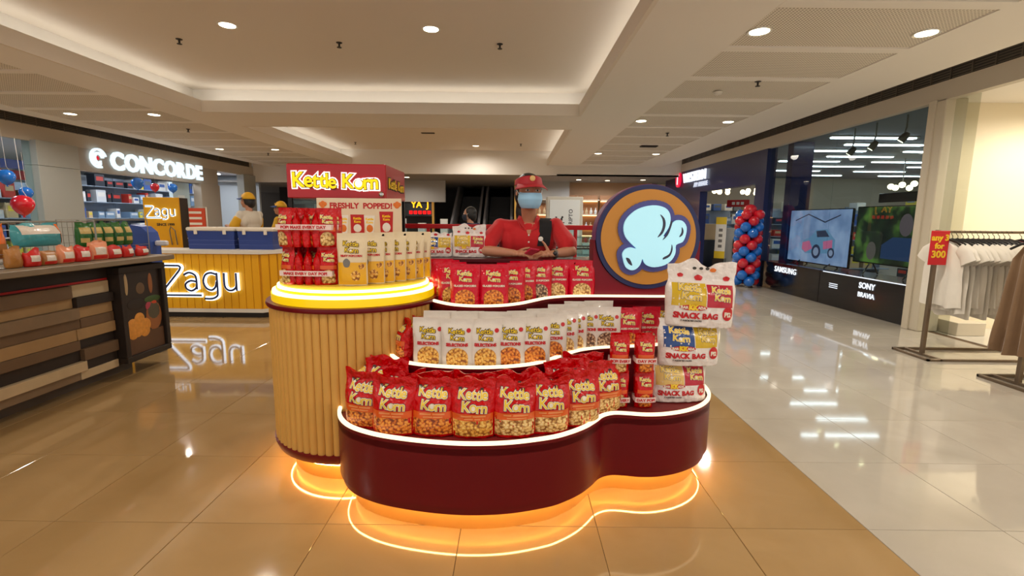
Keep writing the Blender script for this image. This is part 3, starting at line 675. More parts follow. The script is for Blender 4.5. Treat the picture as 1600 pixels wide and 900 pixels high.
# ---- middle tier
ZM = .649; G2 = 'white pouches on the middle tier'
for k, (x, y, v, rz, dy) in enumerate([(669, 566, 0, -.04, 0), (714, 569, 0, -.02, 0), (758, 569, 0, .03, 0), (796, 567, 1, .05, 0), (835, 565, 1, .08, 0), (863, 558, 1, .1, .02), (882, 551, 2, .12, .03), (897, 546, 2, .12, .03), (916, 541, 3, .08, .01), (948, 540, 3, 0, .0)]):
    p = atz(x, y+7, ZM); pouch(WHI[v], 'white_popcorn_pouch', f'white popcorn pouch in front row of middle tier, {ORD[k]} from the drum', 'popcorn pouch', G2, (p.x, p.y+.03+dy, ZM), rz, -.05)
for k, (x, y, rz) in enumerate([(-.36, 2.38, 0), (-.22, 2.375, .05), (-.08, 2.37, 0), (.06, 2.40, .1), (.16, 2.47, .2), (.28, 2.60, .1), (.38, 2.70, 0), (.5, 2.73, .05)]):
    pouch(WHI[k % 4], 'white_popcorn_pouch', f'white popcorn pouch peeking out of back row on middle tier, {ORD[k]} from the drum', 'popcorn pouch', G2, (x, y, ZM), rz, -.05, 1.06)
for k, (x, y, rz) in enumerate([(-.555, 2.43, -1.0), (-.57, 2.54, -.7), (-.47, 2.44, -.5)]):
    pouch(RED[0], 'red_popcorn_bag', 'crumpled red popcorn bag on middle tier beside the drum, '+('front', 'rear', 'inner')[k]+' one', 'popcorn bag', 'red bags on the middle tier', (x, y, ZM), rz, -.05, .82)
for k, (x, y, v) in enumerate([(982, 541, 1), (1013, 540, 2)]):
    p = atz(x, y+5, ZM); pouch(MAG[v], 'glazed_popcorn_pouch', 'magenta popcorn pouch on the middle tier, '+('left one beside the white pouches', 'right one nearest the snack bags')[k], 'popcorn pouch', 'magenta pouches on the middle tier', (p.x, p.y+.04+.02*k, ZM), .03, -.05)
p = atz(1040, 533, ZM); pouch(WHI[0], 'white_popcorn_pouch', 'white popcorn pouch at the far end of middle tier behind snack bags', 'popcorn pouch', G2, (p.x-.0, p.y+.07, ZM), .2, -.05)
# ---- upper tier
ZU = .889
for k, (x, y, v, rz, dy) in enumerate([(726, 474, 1, 0, 0), (704, 470, 0, .05, .045), (692, 466, 0, .05, .09), (682, 463, 0, .1, .11), (771, 474, 1, 0, 0), (798, 472, 1, .06, .05), (818, 467, 1, .08, .07), (842, 464, 2, .1, .03), (869, 460, 3, .05, .0), (889, 460, 2, .0, .04), (908, 459, 3, -.02, -.01)]):
    p = atz(x, y+6, ZU); pouch(MAG[v], 'glazed_popcorn_pouch', 'magenta popcorn pouch on top tier, '+['front one of the group by the drum', 'second of the group by the drum', 'third of the group by the drum', 'rearmost of the group by the drum', 'front one below the crossed forearms', 'second below the crossed forearms', 'third below the crossed forearms', 'with cocoa popcorn, before the right elbow', 'with pale popcorn, second from the round sign', 'half hidden between the two pale ones', 'nearest the round sign'][k], 'popcorn pouch', 'magenta pouches on the top tier', (p.x, min(p.y+.035+dy, 2.93 if k in (7, 9) else 2.885), ZU), rz, -.04)
# ---- on the drum
ZD = 1.021
for k, (x, y) in enumerate([(549, 447), (577, 444), (593, 442), (612, 440), (628, 438), (641, 436), (652, 434)]):
    p = atz(x, y, ZD); pouch(GLD[k % 2], 'milky_popcorn_pouch', f'cream and gold popcorn pouch on the drum, {ORD[k]} from the red bundles', 'popcorn pouch', 'gold pouches on the drum', (p.x, p.y+.03, ZD), .06+.04*(k % 3), -.03)
# bundles: red bags held by a printed paper band
m_bandp = mat('paper_band', (238, 214, 208), .5)
def bundle(label, loc, spots, bw, bd, zb, words, rz=0, group=None):
    t = thing('popcorn_bundle', label, 'popcorn bundle', loc, (0, 0, rz), group)
    for x, y, a, v in spots:
        b = None
        for nm, me in SML[v]:
            if nm == 'film': b = put('bag', me, t, (x, y, 0), (0, 0, a))
            else: put(nm, me, b)
    n = 20; pts = []
    for i in range(n+1):
        u = -1+2*i/n; pts.append((u*bw/2, -bd/2-.008*(1-u*u)))
    V = [(x, y, z) for z in (zb, zb+.026) for x, y in pts]; m = n+1
    F = [(i, i+1, m+i+1, m+i) for i in range(n)]
    k = len(V); V += [(x, y+.0012, z) for x, y, z in V]; F += [tuple(a+k for a in q[::-1]) for q in F[:n]]
    V += [(-bw/2, bd/2, zb), (-bw/2, bd/2, zb+.026), (bw/2, bd/2, zb), (bw/2, bd/2, zb+.026)]; e = 2*k
    F += [(0, m, e+1, e), (n, e+2, e+3, m+n), (e, e+1, e+3, e+2)]
    bo = MB().add(V, F).build('paper_band', m_bandp, t)
    v, f = jumble(words, .021, .001, gap=.06, seed=2, tilt=.03, lift=.03); xs = [p[0] for p in v]; s = min(1, bw*.94/(max(xs)-min(xs)))
    Vt = [(px_*s, -bd/2-.008*(1-min(1, (px_*s*2/bw)**2))-.0012, zb+.006+pz*.9) for px_, pz in v]; MB().add(Vt, f).build('lettering', m_rprint, bo)
    return t
p = atz(478, 446, ZD); SPT = [(-.103, -.035, -.5, 0), (-.048, -.03, -1.3, 0), (.0, -.03, -1.35, 1), (.045, -.03, -1.2, 1), (.098, -.035, .35, 0), (-.09, .035, .2, 1), (0, .05, .1, 1), (.10, .04, .5, 1)]
bundle('lower red popcorn bundle on the drum with printed paper band', (p.x, p.y+.09, ZD), SPT, .265, .155, .045, 'MAKE EVERY DAY POP!', -.05)
bundle('upper red popcorn bundle stacked on another on the drum', (p.x-.005, p.y+.09, ZD+.187), SPT, .27, .155, .085, 'POP! MAKE EVERY DAY', .02)
for k, x in enumerate((969, 1009)):
    p = atz(x, 641, ZL); SP2 = [(0, -.0, 0, k), (.01, .06, .1, k)]
    for lv in (0, 1):
        bundle(f'{("lower", "upper")[lv]} small red popcorn bundle on right lobe, stack '+('beside the big red bags', 'beside the snack bags')[k], (p.x-.004*lv, p.y+.05, ZL+.183*lv), SP2, .104, .064, .035 if lv == 0 else .055, ('POP! EVERY', 'DAY POP!')[k], -.05+.1*k, 'small red bundles on the right lobe')
# ---- white snack bags with two packs showing
m_pack = {'gold': film('pack_gold', (214, 178, 40)), 'blue': film('pack_blue', (48, 78, 140)), 'tan': film('pack_tan', (226, 190, 110)), 'rose': film('pack_rose', (188, 40, 58)), 'dark': film('pack_wine', (130, 20, 50))}
def k_snack(seed, a, b_, price, flap):
    H = .205+(.10 if flap else .045); b = Bag(.325, H, .125, seed, .008, .205/H+.06, .8, .05); P = [('film', b.body('film', f_snack, 48, 44))]
    z0, z1 = .098, .205
    P.append(('pack_window', b.rect(-.140, .012, z0, z1, 'pack_window', m_pack[a], .001))); P.append(('pack_window', b.rect(.016, .142, z0-.002, z1-.004, 'pack_window', m_pack[b_], .001)))
    P += b.logo(-.062, .165, .042, -.05, 5, True, .0016); P += b.logo(.083, .160, .038, -.08, 7, True, .0016)
    P.append(('red_pill', b.blob(-.045, .092, .062, .0135, 'red_pill', m_rprint, .0024)))
    P.append(b.words('BAR', -.085, .086, .017, m_wprint, .0034)); P.append(b.words('KK', -.045, .082, .03, m_yprint, .0038, .09)); P.append(b.words('ADA', -.008, .086, .017, m_wprint, .0034))
    P.append(b.words('SNACK BAG', -.03, .042, .036, m_rprint, .0024, .06)); P.append(b.words('5 ASSORTED PACKS', -.05, .026, .0105, m_blk, .0024, .04))
    P.append(('price_badge', b.blob(.118, .068, .027, .032, 'price_badge', m_rprint, .0028))); P.append(b.words(price, .118, .054, .029, m_wprint, .0042, .05))
    fl = z1+.014
    for x, dz, r in ((-.10, .022, .014), (-.015, .012, .019), (.05, .05, .014), (.115, .012, .016)):
        if fl+dz < H-.012: P.append(('popcorn_drawing', b.blob(x, fl+dz, r, r*.7, 'popcorn_drawing', m_rprint if x != .05 else mat('print_orange', (226, 120, 40)), .0024, wav=.05)))
    if flap:
        for k in range(3): P.append(('carry_hole', b.blob(-.035+.03*k, H-.03, .009, .007, 'carry_hole', mat('hole_dark', (70, 66, 62), .8), .0022)))
    return P
SN = [k_snack(1, 'tan', 'rose', 'P12', False), k_snack(2, 'blue', 'gold', 'P12', False), k_snack(3, 'gold', 'rose', 'P12', True)]
p = atz(1072, 640, ZL)
pouch(SN[0], 'snack_bag', 'white snack bag with gold and rose packs, lowest in the stack on right lobe', 'snack bag', 'stacked snack bags', (p.x, p.y+.13, ZL), .08, -.12, .93)
pouch(SN[1], 'snack_bag', 'white snack bag with a blue pack, middle of the stack on right lobe', 'snack bag', 'stacked snack bags', (p.x+.045, p.y+.14, ZL+.195), .02, -.1, 1.0)
pouch(SN[2], 'snack_bag', 'white snack bag with handle holes, topmost of the stack on right lobe', 'snack bag', 'stacked snack bags', (p.x+.09, p.y+.15, ZL+.40), -.06, -.08, 1.1, .03)
for k, (x, v, s) in enumerate([(683, 1, .60), (733, 2, .66)]):
    p = aty(x, 404, 3.07); pouch(SN[v], 'snack_bag', ('white snack bag with a blue pack on the service counter by the gold pouches', 'white snack bag with a yellow pack on the service counter beside the worker')[k], 'snack bag', 'snack bags on the service counter', (p.x, 3.08, 1.113), .05, -.05, s)
# ================================================================ WOODEN FOOD COUNTER (left)
rnd = random.Random(4)
def woodm(n, c): return mat(n, c, .55, noise_s=9, noise_a=.2)
wm = [woodm('plank_dark', (40, 30, 24)), woodm('plank_brown', (104, 80, 56)), woodm('plank_tan', (158, 126, 84)), woodm('plank_pale', (190, 168, 132)), woodm('plank_ash', (128, 106, 80))]
m_slab = mat('slab_top', (136, 120, 98), .5, noise_s=12, noise_a=.2)
WC = Vector((-3.6, 2.5, 0)); wc = thing('food_counter', 'dark wooden food counter clad in uneven multi-toned planks', 'counter', WC)
def wp(mb, name, m, parent=None, **k): return mb.build(name, m, parent or wc, loc=(-WC if not parent else None), **k)
FX = -3.27
wp(MB().box(-4.05, FX, .6, 4.36, .11, .955), 'body', wm[0]); wp(MB().box(-4.0, -3.40, .6, 4.2, 0, .115), 'plinth', mat('plinth_grey', (92, 80, 68), .5))
wp(MB().bbox(-4.12, -3.10, .55, 4.44, .957, 1.0, .005), 'worktop', m_slab); wp(MB().box(FX, FX+.012, .6, 3.86, .838, .853), 'red_strip', mat('strip_red', (170, 24, 22), .4))
ROW = [.115, .18, .255, .345, .42, .505, .58, .665, .74, .834]
PL = [(1, 4, 3), (0, 3, 0), (2, 0, 1), (1, 1, 0), (2, 2, 2), (0, 1, 1), (2, 4, 2), (1, 2, 0), (4, 1, 3)]
for r in range(9):
    z0, z1 = ROW[r], ROW[r+1]; s1 = 2.62+.25*((r*7) % 5)/5; s2 = 3.52+.015*((r*3) % 4)
    for c, (y0, y1) in enumerate(((.62, 1.5), (1.5, s1), (s1, s2), (s2, 3.87))):
        d = (.0, .018, .034, .024, .012)[(r*3+c*2) % 5]; k = PL[r][max(0, c-1)]
        wp(MB().bbox(FX, FX+.012+d, y0+.001, y1-.001, z0+.001, z1-.001, .002), 'plank', wm[k])
# framed picture panel at the far end
pf = MB(); y0, y1, z0, z1 = 3.88, 4.4, .13, .93
for b in ((y0, y1, z0, z0+.05), (y0, y1, z1-.05, z1), (y0, y0+.045, z0+.05, z1-.05), (y1-.045, y1, z0+.05, z1-.05)): pf.bbox(-3.30, -3.17, *b, .004)
fr_ = wp(pf, 'picture_frame', wm[0])
wp(MB().box(-3.30, -3.20, y0+.04, y1-.04, z0+.04, z1-.04), 'picture_board', mat('picture_dark', (44, 32, 26), .4, noise_s=8, noise_a=.4), fr_)
def spot(y, z, ry, rz, m, n='food_picture', d=.003, k=0): wp(MB().ell((-3.199, y, z), (d, ry, rz), 14, 8), n, m, fr_)
m_pas = mat('pastry', (222, 150, 60), .5, noise_s=40, noise_a=.35); m_grn = mat('leaf_green', (60, 84, 40), .5); m_bowl = mat('bowl_brown', (150, 92, 50), .4); m_dip = mat('dip_dark', (84, 78, 60), .5)
wp(MB().prism([(y0+.05, z0+.05), (y1-.05, z0+.05), (y1-.05, z0+.22), (y0+.05, z0+.22)], -3.2, -3.198, 'x'), 'table_picture', mat('picture_brown', (96, 66, 44), .5, noise_s=6, noise_a=.3), fr_)
spot(4.06, .60, .1, .05, wm[0]); spot(4.25, .62, .1, .03, m_grn); spot(4.2, .56, .04, .04, mat('radish', (170, 60, 80), .5)); spot(4.26, .58, .035, .035, mat('tomato', (200, 70, 40), .5))
spot(4.25, .47, .095, .13, m_bowl, d=.004); spot(4.25, .50, .082, .095, m_dip, d=.005)
for (y, z) in ((4.0, .40), (4.08, .44), (4.15, .38), (4.05, .34), (4.13, .33), (4.0, .33), (4.1, .38)): spot(y, z+.03, .058, .055, m_pas, d=.006)
spot(4.24, .76, .025, .09, m_bowl); spot(3.97, .78, .02, .09, mat('pale_glass', (176, 150, 110), .3)); spot(4.12, .73, .05, .05, wm[1])
# wire racks with food packs
m_wire = mat('wire_grey', (150, 146, 138), .3, .8)
def rack(label, loc, L, D, H):
    t = thing('wire_rack', label, 'rack', loc, group='wire racks on the wooden counter')
    e = MB(); r = .004
    for z in (.006, H): e.tube([(-D/2, -L/2, z), (D/2, -L/2, z), (D/2, L/2, z), (-D/2, L/2, z)], r, 6, True)
    for x in (-D/2, D/2):
        for y in (-L/2, L/2): e.tube([(x, y, .004), (x, y, H)], r, 6)
    e.build('frame', m_wire, t)
    n = int(L/.045)
    vm = MB().tube([(0, 0, .006), (0, 0, H)], .0018, 5).mesh('upright_wire', m_wire); 
    for i in range(1, n): put('upright_wire', vm, t, (-D/2, -L/2+L*i/n, 0))
    hm = MB().tube([(0, -L/2, 0), (0, L/2, 0)], .0018, 5).mesh('cross_wire', m_wire)
    for i in range(1, 5): put('cross_wire', hm, t, (-D/2, 0, H*i/5))
    for i in range(1, 4): put('cross_wire', hm, t, (D/2, 0, .02+.025*i))
    return t
rack('wire rack on the wooden counter holding teal and red packs', (-3.42, 3.36, 1.0), .92, .30, .30); rack('smaller wire rack near the counter end holding green packs', (-3.46, 4.14, 1.0), .56, .30, .31)
def pack(name, label, x, y, z, w, h, d, m, ex=None, rz=PI/2, lean=0, group=None, seed=1):
    b = Bag(w, h, d, seed, .006, .93, .7, .04); P = [('film', b.body('film', m, 14, 12))]
    if ex:
        for nm, x0, x1, q0, q1, mm, ep in ex: P.append((nm, b.rect(x0*w/2, x1*w/2, q0*h, q1*h, nm, mm, ep)))
    return pouch(P, name, label, 'food pack', group, (x, y, z), rz, lean)
f_teal = film('film_teal', (70, 160, 170)); f_wh = film('film_milky', (226, 214, 200)); f_or = film('film_orange', (236, 110, 20)); f_brn = film('film_brown', (176, 120, 60)); f_r2 = film('film_bright_red', (206, 40, 34)); f_clr = film('film_peach', (232, 150, 110)); f_grn = film('film_green', (44, 104, 44)); f_tan = film('film_straw', (206, 180, 110))
pack('chip_bag', 'large teal and white food bag lying in the first wire rack', -3.46, 3.54, 1.12, .36, .17, .14, f_teal, [('pale_panel', -.8, .8, .5, .9, f_wh, .002), ('orange_end', .82, .97, .1, .95, f_or, .003)], lean=-.1, seed=3)
pack('chip_bag', 'orange topped food bag at the near end of first wire rack', -3.38, 3.10, 1.06, .26, .22, .12, f_or, [('brown_panel', -.8, .8, .05, .45, f_brn, .002)], seed=5)
pack('chip_bag', 'amber food bag standing below the orange topped bag', -3.27, 3.16, 1.003, .11, .13, .07, f_brn, seed=6)
for k, (y, w, h, mm, l) in enumerate([(3.27, .11, .11, f_r2, 'nearest the amber bag'), (3.385, .11, .10, f_brn, 'brown one second from the amber bag'), (3.52, .13, .12, f_clr, 'third, peach coloured'), (3.66, .12, .115, f_r2, 'fourth, below the teal bag end'), (3.80, .15, .145, f_clr, 'tall peach one between the racks'), (3.95, .14, .11, f_r2, 'sixth, under the green packs'), (4.09, .13, .10, f_r2, 'seventh, under the green packs'), (4.25, .16, .085, f_r2, 'last, nearest the counter end')]):
    pack('biscuit_pack', 'small red labelled food pack along the counter edge, '+l, -3.255, y, 1.003, w, h, .075, mm, [('pale_label', -.5, .55, .3, .68, f_wh, .002), ('red_label', -.7, .7, .06, .26, f_r2, .002)], rz=PI/2+rnd.uniform(-.25, .25), group='red food packs on the wooden counter', seed=k+9)
for k, y in enumerate((3.93, 4.04, 4.15, 4.26, 4.36)):
    pack('green_pack', f'leafy green food pack in the smaller rack, {ORD[k]} from the camera side', -3.47, y, 1.09, .115, .20, .10, f_grn, [('straw_label', -.75, .75, .55, .8, f_tan, .002), ('straw_label', -.8, .2, .2, .38, f_tan, .002)], rz=PI/2+.1*(k-2), group='green food packs in the smaller rack', seed=k+20)
m_blue = mat('blue_plastic', (46, 78, 158), .4)
bc = thing('blue_container', 'rounded blue plastic container at the end of wooden counter', 'container', (-3.62, 4.72, 0))
q = [(-.15, .62), (.15, .62), (.15, 1.10), (.13, 1.19), (.07, 1.245), (-.03, 1.26), (-.12, 1.25), (-.15, 1.2)]
MB().prism(q, -.07, .07, 'y').build('shell', m_blue, bc); MB().bbox(-.13, .13, -.06, .06, 0, .62).build('pedestal', mat('grey_steel', (110, 110, 112), .4, .5), bc)
MB().bbox(.15, .27, -.02, .02, 1.06, 1.11, .01).build('white_handle', mat('white_plastic', (226, 226, 232), .4), bc)
# ================================================================ YELLOW DRINKS STAND
m_zy = mat('zagu_yellow', (238, 172, 12), .4); m_zw = mat('zagu_white', (226, 220, 208), .4); m_znavy = mat('zagu_navy', (30, 44, 92), .4)
m_zlit = emis('zagu_halo', (226, 240, 255), 1.9)
ZY = 6.36; zc = thing('drinks_counter', 'yellow slatted drinks counter with white trim and lit lettering', 'counter', (-4.2, 6.7, 0)); ZO = -Vector(zc.location)
outl = [(-5.6, ZY), (-3.32, ZY), (-2.95, 6.75), (-2.95, 7.2), (-3.15, 7.2), (-3.15, 6.9), (-3.45, ZY+.45), (-5.6, ZY+.45)]
MB().prism(outl, .10, .855).build('body', mat('zagu_core', (206, 140, 10), .5), zc, loc=ZO)
big = [tuple(p) for p in inset([Vector(p) for p in outl], -.03)]
MB().prism(big, .857, .90).build('worktop', m_zw, zc, loc=ZO); MB().prism([tuple(p) for p in inset([Vector(p) for p in outl], -.012)], .075, .125).build('base_trim', m_zw, zc, loc=ZO); MB().prism([tuple(p) for p in inset([Vector(p) for p in outl], .05)], 0, .08).build('plinth', m_dark, zc, loc=ZO)
sw = MB().bbox(-.047, .047, -.012, .0, .125, .855, .004).mesh('slat', m_zy)
for k in range(23): put('slat', sw, zc, Vector((-5.55+.0985*k, ZY, 0))+ZO)
for k in range(5): t = (k+.5)/5; put('slat', sw, zc, Vector((-3.32+.37*t, ZY+.39*t, 0))+ZO, (0, 0, math.atan2(.39, .37)), (1.0, 1, 1))
def zagu(parent, base, s, y):
    """lit word: pale thick strokes with a navy line on top"""
    for nm, w, m, dy in (('letter_halo', .050, m_zlit, 0), ('letter_line', .022, m_znavy, -.022)):
        def stroke(pts): 
            mb = MB(); P = crom([Vector(p) for p in pts], 5) if len(pts) > 2 and nm else [Vector(p) for p in pts]
            mb.tube([(p.x*s, 0, p.y*s) for p in P], w*s, 8); return mb
        Zs = [[(-.02, .62), (.40, .62)], [(.40, .62), (.44, .58), (.40, .50)], [(.40, .50), (.02, .06)], [(.02, .06), (.0, .01), (.06, -.03)], [(.06, -.03), (.86, -.03)]]
        As = [[(.50, .42), (.62, .47), (.74, .42), (.77, .32), (.77, .10)], [(.77, .27), (.64, .29), (.53, .22), (.54, .12), (.64, .07), (.74, .12), (.77, .2)]]
        Gs = [[(1.20, .44), (1.08, .47), (.97, .42), (.92, .28), (.97, .14), (1.08, .09), (1.17, .15), (1.21, .28)], [(1.22, .47), (1.22, .05), (1.19, -.05), (1.08, -.10), (.92, -.10)]]
        Us = [[(1.38, .47), (1.38, .2), (1.44, .1), (1.54, .09), (1.62, .15), (1.64, .25)], [(1.64, .47), (1.64, .08)]]
        for ch, st in (('Z', Zs), ('a', As), ('g', Gs), ('u', Us)):
            mb = MB()
            for q in st: t = stroke(q); mb.add(t.v, t.f)
            mb.v = [(v[0], v[1]*.45+dy*s*2, v[2]) for v in mb.v]
            mb.build(nm, m, parent, loc=base, smooth=60)
zagu(zc, Vector((-4.60, ZY-.04, .33))+ZO, .60, 0)
zs = thing('drinks_cabinet', 'tall yellow cabinet with small lit drinks lettering behind coolers', 'cabinet', (0, 0, 0))
a = aty(222, 308, 7.5); b = aty(278, 308, 7.5); zs.location = ((a.x+b.x)/2, 7.5, 0); hw = (b.x-a.x)/2
MB().bbox(-hw, hw, 0, .03, .02, a.z, .006).build('front_panel', m_zy, zs); MB().bbox(-hw+.005, hw, .03, .22, 0, a.z-.004, .004).build('body', mat('cabinet_dark', (50, 40, 30), .5), zs)
zagu(zs, (-hw*.84, -.012, a.z-.30), hw*.98, 0)
letters('lettering', 'SINCE 1999', .055, m_blk, zs, (.05, 0, a.z-.43), depth=.002, offset=.002)
MB().tube([(hw*.5, -.02, .9), (hw*.5, -.05, a.z-.5), (hw*.6, -.06, a.z-.44), (hw*.8, -.05, a.z-.5), (hw*.8, -.02, .9)], .008, 8).build('steel_handle', m_wire, zs)
m_cool = mat('cooler_blue', (38, 62, 132), .4); m_lid = mat('cooler_lid', (226, 214, 194), .4)
def cooler(label, x0, x1):
    t = thing('cooler_box', label, 'cooler', ((x0+x1)/2, 6.78, .90), group='coolers on the yellow counter'); w = (x1-x0)/2; d = .17; H = .245
    v = []; 
    for z, s in ((0, .95), (.06, .965), (.065, .95), (.12, .97), (.125, .955), (.2, .985), (H, 1.0)): v.append((z, s))
    mb = MB(); n = len(v); r = []
    for z, s in v:
        bx = [(-w*s, -d*s), (w*s, -d*s), (w*s, d*s), (-w*s, d*s)]; r += [(x, y, z) for x, y in bx]
    mb.add(r, [(4*i+k, 4*i+(k+1) % 4, 4*i+4+(k+1) % 4, 4*i+4+k) for i in range(n-1) for k in range(4)]+[(3, 2, 1, 0), tuple(4*n-4+k for k in range(4))])
    mb.build('tub', m_cool, t); MB().bbox(-w-.008, w+.008, -d-.008, d+.008, H, H+.05, .012).build('lid', m_lid, t)
    lm = MB().bbox(-.022, .022, -.014, 0, -.045, .015, .004).mesh('latch', m_lid)
    for x in (-w*.6, w*.6): put('latch', lm, t, (x, -d-.004, H))
    MB().tube([(-w-.002, -.1, .2), (-w-.03, -.1, .14), (-w-.03, .1, .14), (-w-.002, .1, .2)], .006, 6).build('handle', m_lid, t)
xa = aty(291, 370, 6.6).x; xb = aty(368, 370, 6.6).x; xc_ = aty(426, 370, 6.6).x
cooler('wide blue cooler box with cream lid on the yellow counter', xa, xb-.02); cooler('smaller blue cooler box nearer the red bundles on yellow counter', xb+.02, xc_)
# ================================================================ LEFT WALL: SHOP FRONT WITH LIT LETTERS
m_fac = mat('facade_grey', (168, 160, 148), .45); m_pil = mat('pillar_grey', (170, 172, 166), .4); m_conc = mat('concrete_side', (120, 114, 106), .6)
wl = struct(MB().box(-8.62, -8.48, 9.6, 14.2, 2.2, 2.64).box(-8.6, -8.5, YB, 3.0, 0, 2.64).build('wall_left', m_fac))
MB().bbox(-8.66, -8.40, 8.78, 9.62, 0, 2.2, .004).build('pillar_panel', m_pil, wl); MB().bbox(-8.66, -8.40, 8.78, 9.62, 2.205, 2.64, .004).build('pillar_panel', m_pil, wl)
MB().bbox(-8.66, -8.44, 13.35, 14.2, 0, .95, .004).build('pillar_panel', m_fac, wl); MB().bbox(-8.66, -8.44, 13.35, 14.2, .955, 2.2, .004).build('pillar_panel', m_fac, wl); MB().bbox(-8.66, -8.44, 15.5, 16.2, 0, 2.64, .004).build('pillar_panel', m_pil, wl)
lt = thing('shop_sign', 'white lit capital letters with ring emblem over the left shop opening', 'sign', (-8.46, 11.6, 2.3))
m_clit = emis('sign_white', (226, 246, 255), 1.15)
LO = -Vector(lt.location)
y = 10.42; s = .50
for ch in 'CONCORDE':
    v, f = text2d(ch, s, .022, 1, 'LEFT'); x0 = min(p[0] for p in v); x1 = max(p[0] for p in v); v = [(p[0]-x0, p[1]) for p in v]; V, F = outline3(v, f, .04)
    MB().add([(-q[1], q[0]*1.0, q[2]) for q in V], F).build('letter', m_clit, lt, loc=Vector((-8.46, y, 2.305))+LO); y += (x1-x0)+.03
def arc(cx, cz, r0, r1, a0, a1, n=24):
    o = [(cx+r1*math.cos(a0+(a1-a0)*i/n), cz+r1*math.sin(a0+(a1-a0)*i/n)) for i in range(n+1)]; return o+[(cx+r0*math.cos(a0+(a1-a0)*i/n), cz+r0*math.sin(a0+(a1-a0)*i/n)) for i in range(n, -1, -1)]
LC = (10.12, 2.48)
MB().prism(arc(*LC, .155, .20, rad(15), rad(290)), -8.46, -8.42, 'x').build('emblem_ring', m_clit, lt, loc=LO); MB().prism(arc(*LC, .075, .125, rad(5), rad(270)), -8.46, -8.42, 'x').build('emblem_ring', m_clit, lt, loc=LO)
MB().prism([(LC[0]-.02, LC[1]-.20), (LC[0]+.05, LC[1]-.12), (LC[0]+.05, LC[1]-.04), (LC[0]-.02, LC[1]-.08)], -8.46, -8.42, 'x').build('emblem_tail', m_clit, lt, loc=LO)
MB().prism([(LC[0]-.03+.04*math.cos(a*PI/8), LC[1]+.04*math.sin(a*PI/8)) for a in range(16)], -8.46, -8.43, 'x').build('emblem_dot', mat('emblem_red', (200, 30, 50), .4, emit=(220, 20, 50), es=.6), lt, loc=LO)
# interior of that shop
m_int = mat('shop_wall', (196, 202, 206), .7)
struct(MB().box(-13.2, -13.1, 3, 16.8, 0, 2.9).build('wall_shop_left_back', m_int)); struct(MB().box(-13.2, -8.6, 3.0, 3.1, 0, 3).box(-13.2, -8.6, 16.7, 16.8, 0, 3).build('wall_shop_left_side', m_int)); struct(MB().box(-13.2, -8.62, 3, 16.8, 2.66, 2.7).build('ceiling_shop_left', mat('shop_ceiling', (214, 210, 214), .7)))
m_tube = emis('tube_light', (240, 246, 255), 42.0)
for k, (x, yy) in enumerate([(-9.3, 10.9), (-9.3, 12.3), (-9.4, 13.9), (-9.6, 8.6), (-9.4, 15.5), (-11.3, 8.5), (-9.2, 6.6)]):
    t = thing('shop_lamp', f'flat white ceiling lamp in the lit letter shop, {ORD[k]} of seven', 'lamp', (x, yy, 2.66), group='ceiling lamps in the lit letter shop'); MB().lathe([(.22, -.02), (.25, -.012), (.25, 0)], 24).build('housing', m_trim, t); MB().lathe([(.21, -.026), (.21, -.02)], 24).build('diffuser', m_tube, t)
PC = [mat('product_%d' % i, c, .4) for i, c in enumerate([(210, 216, 222), (60, 96, 170), (40, 48, 60), (206, 180, 140), (120, 150, 180), (230, 230, 226), (90, 100, 110), (196, 60, 50), (224, 206, 70)])]
m_gond = mat('gondola', (150, 166, 186), .4)
pmesh = {}
def product(x, y, z, w, h, d, k, name, label, group, cat='product', face=0):
    key = (round(w, 2), round(h, 2), round(d, 2), k)
    if key not in pmesh: pmesh[key] = (MB().bbox(-d/2, d/2, -w/2, w/2, 0, h, .004).mesh('carton', PC[k]), MB().box(d/2, d/2+.002, -w*.36, w*.36, h*.45, h*.8).mesh('label_panel', PC[(k+5) % 9]))
    t = thing(name, label, cat, (x, y, z), (0, 0, face), group); put('carton', pmesh[key][0], t); put('label_panel', pmesh[key][1], t)
def gondola(name, label, group, x, y, W_, H, shelves, face=0, d=.4):
    t = thing(name, label, 'shelf', (x, y, 0), (0, 0, face), group)
    MB().box(-d/2, -d/2+.03, -W_/2, W_/2, 0, H).build('back_panel', m_gond, t)
    pm = MB().bbox(-d/2, d/2, -W_/2, W_/2, -.02, 0, .003).mesh('shelf_board', m_gond)
    for z in shelves: put('shelf_board', pm, t, (0, 0, z))
    um = MB().box(-.02, .02, -.015, .015, 0, H).mesh('upright', m_gond)
    for yy in (-W_/2+.015, W_/2-.015): put('upright', um, t, (-d/2+.02, yy, 0))
SH = [.12, .5, .88, 1.26, 1.66, 2.05]
PCN = ['white', 'blue', 'dark', 'tan', 'steel blue', 'ivory', 'grey', 'red', 'yellow']; LEV = ['lowest', 'second', 'third', 'fourth', 'fifth', 'top']
for g in range(5):
    yy = 11.75+1.02*g; gondola('display_shelf', f'tall display shelf inside the lit letter shop, {ORD[g]} from the grey pillar', 'shelves in the lit letter shop', -10.6, yy, 1.0, 2.3, SH)
    for z in SH[1:]:
        y2 = yy-.46; nn = -1
        while y2 < yy+.38:
            w = rnd.choice([.12, .2, .3]); h_ = rnd.choice([.16, .24, .3]); 
            if y2+w > yy+.48: break
            ci = rnd.randrange(9) if rnd.random() < .5 else rnd.choice([0, 1, 2, 4, 5]); nn += 1
            product(-10.55, y2+w/2, z, w-.01, h_, .26, ci, 'boxed_product', f'{PCN[ci]} boxed product, {ORD[nn]} on {LEV[SH.index(z)]} board of {ORD[g]} tall shelf, lit letter shop', 'boxed products in the lit letter shop'); y2 += w+rnd.uniform(.01, .06)
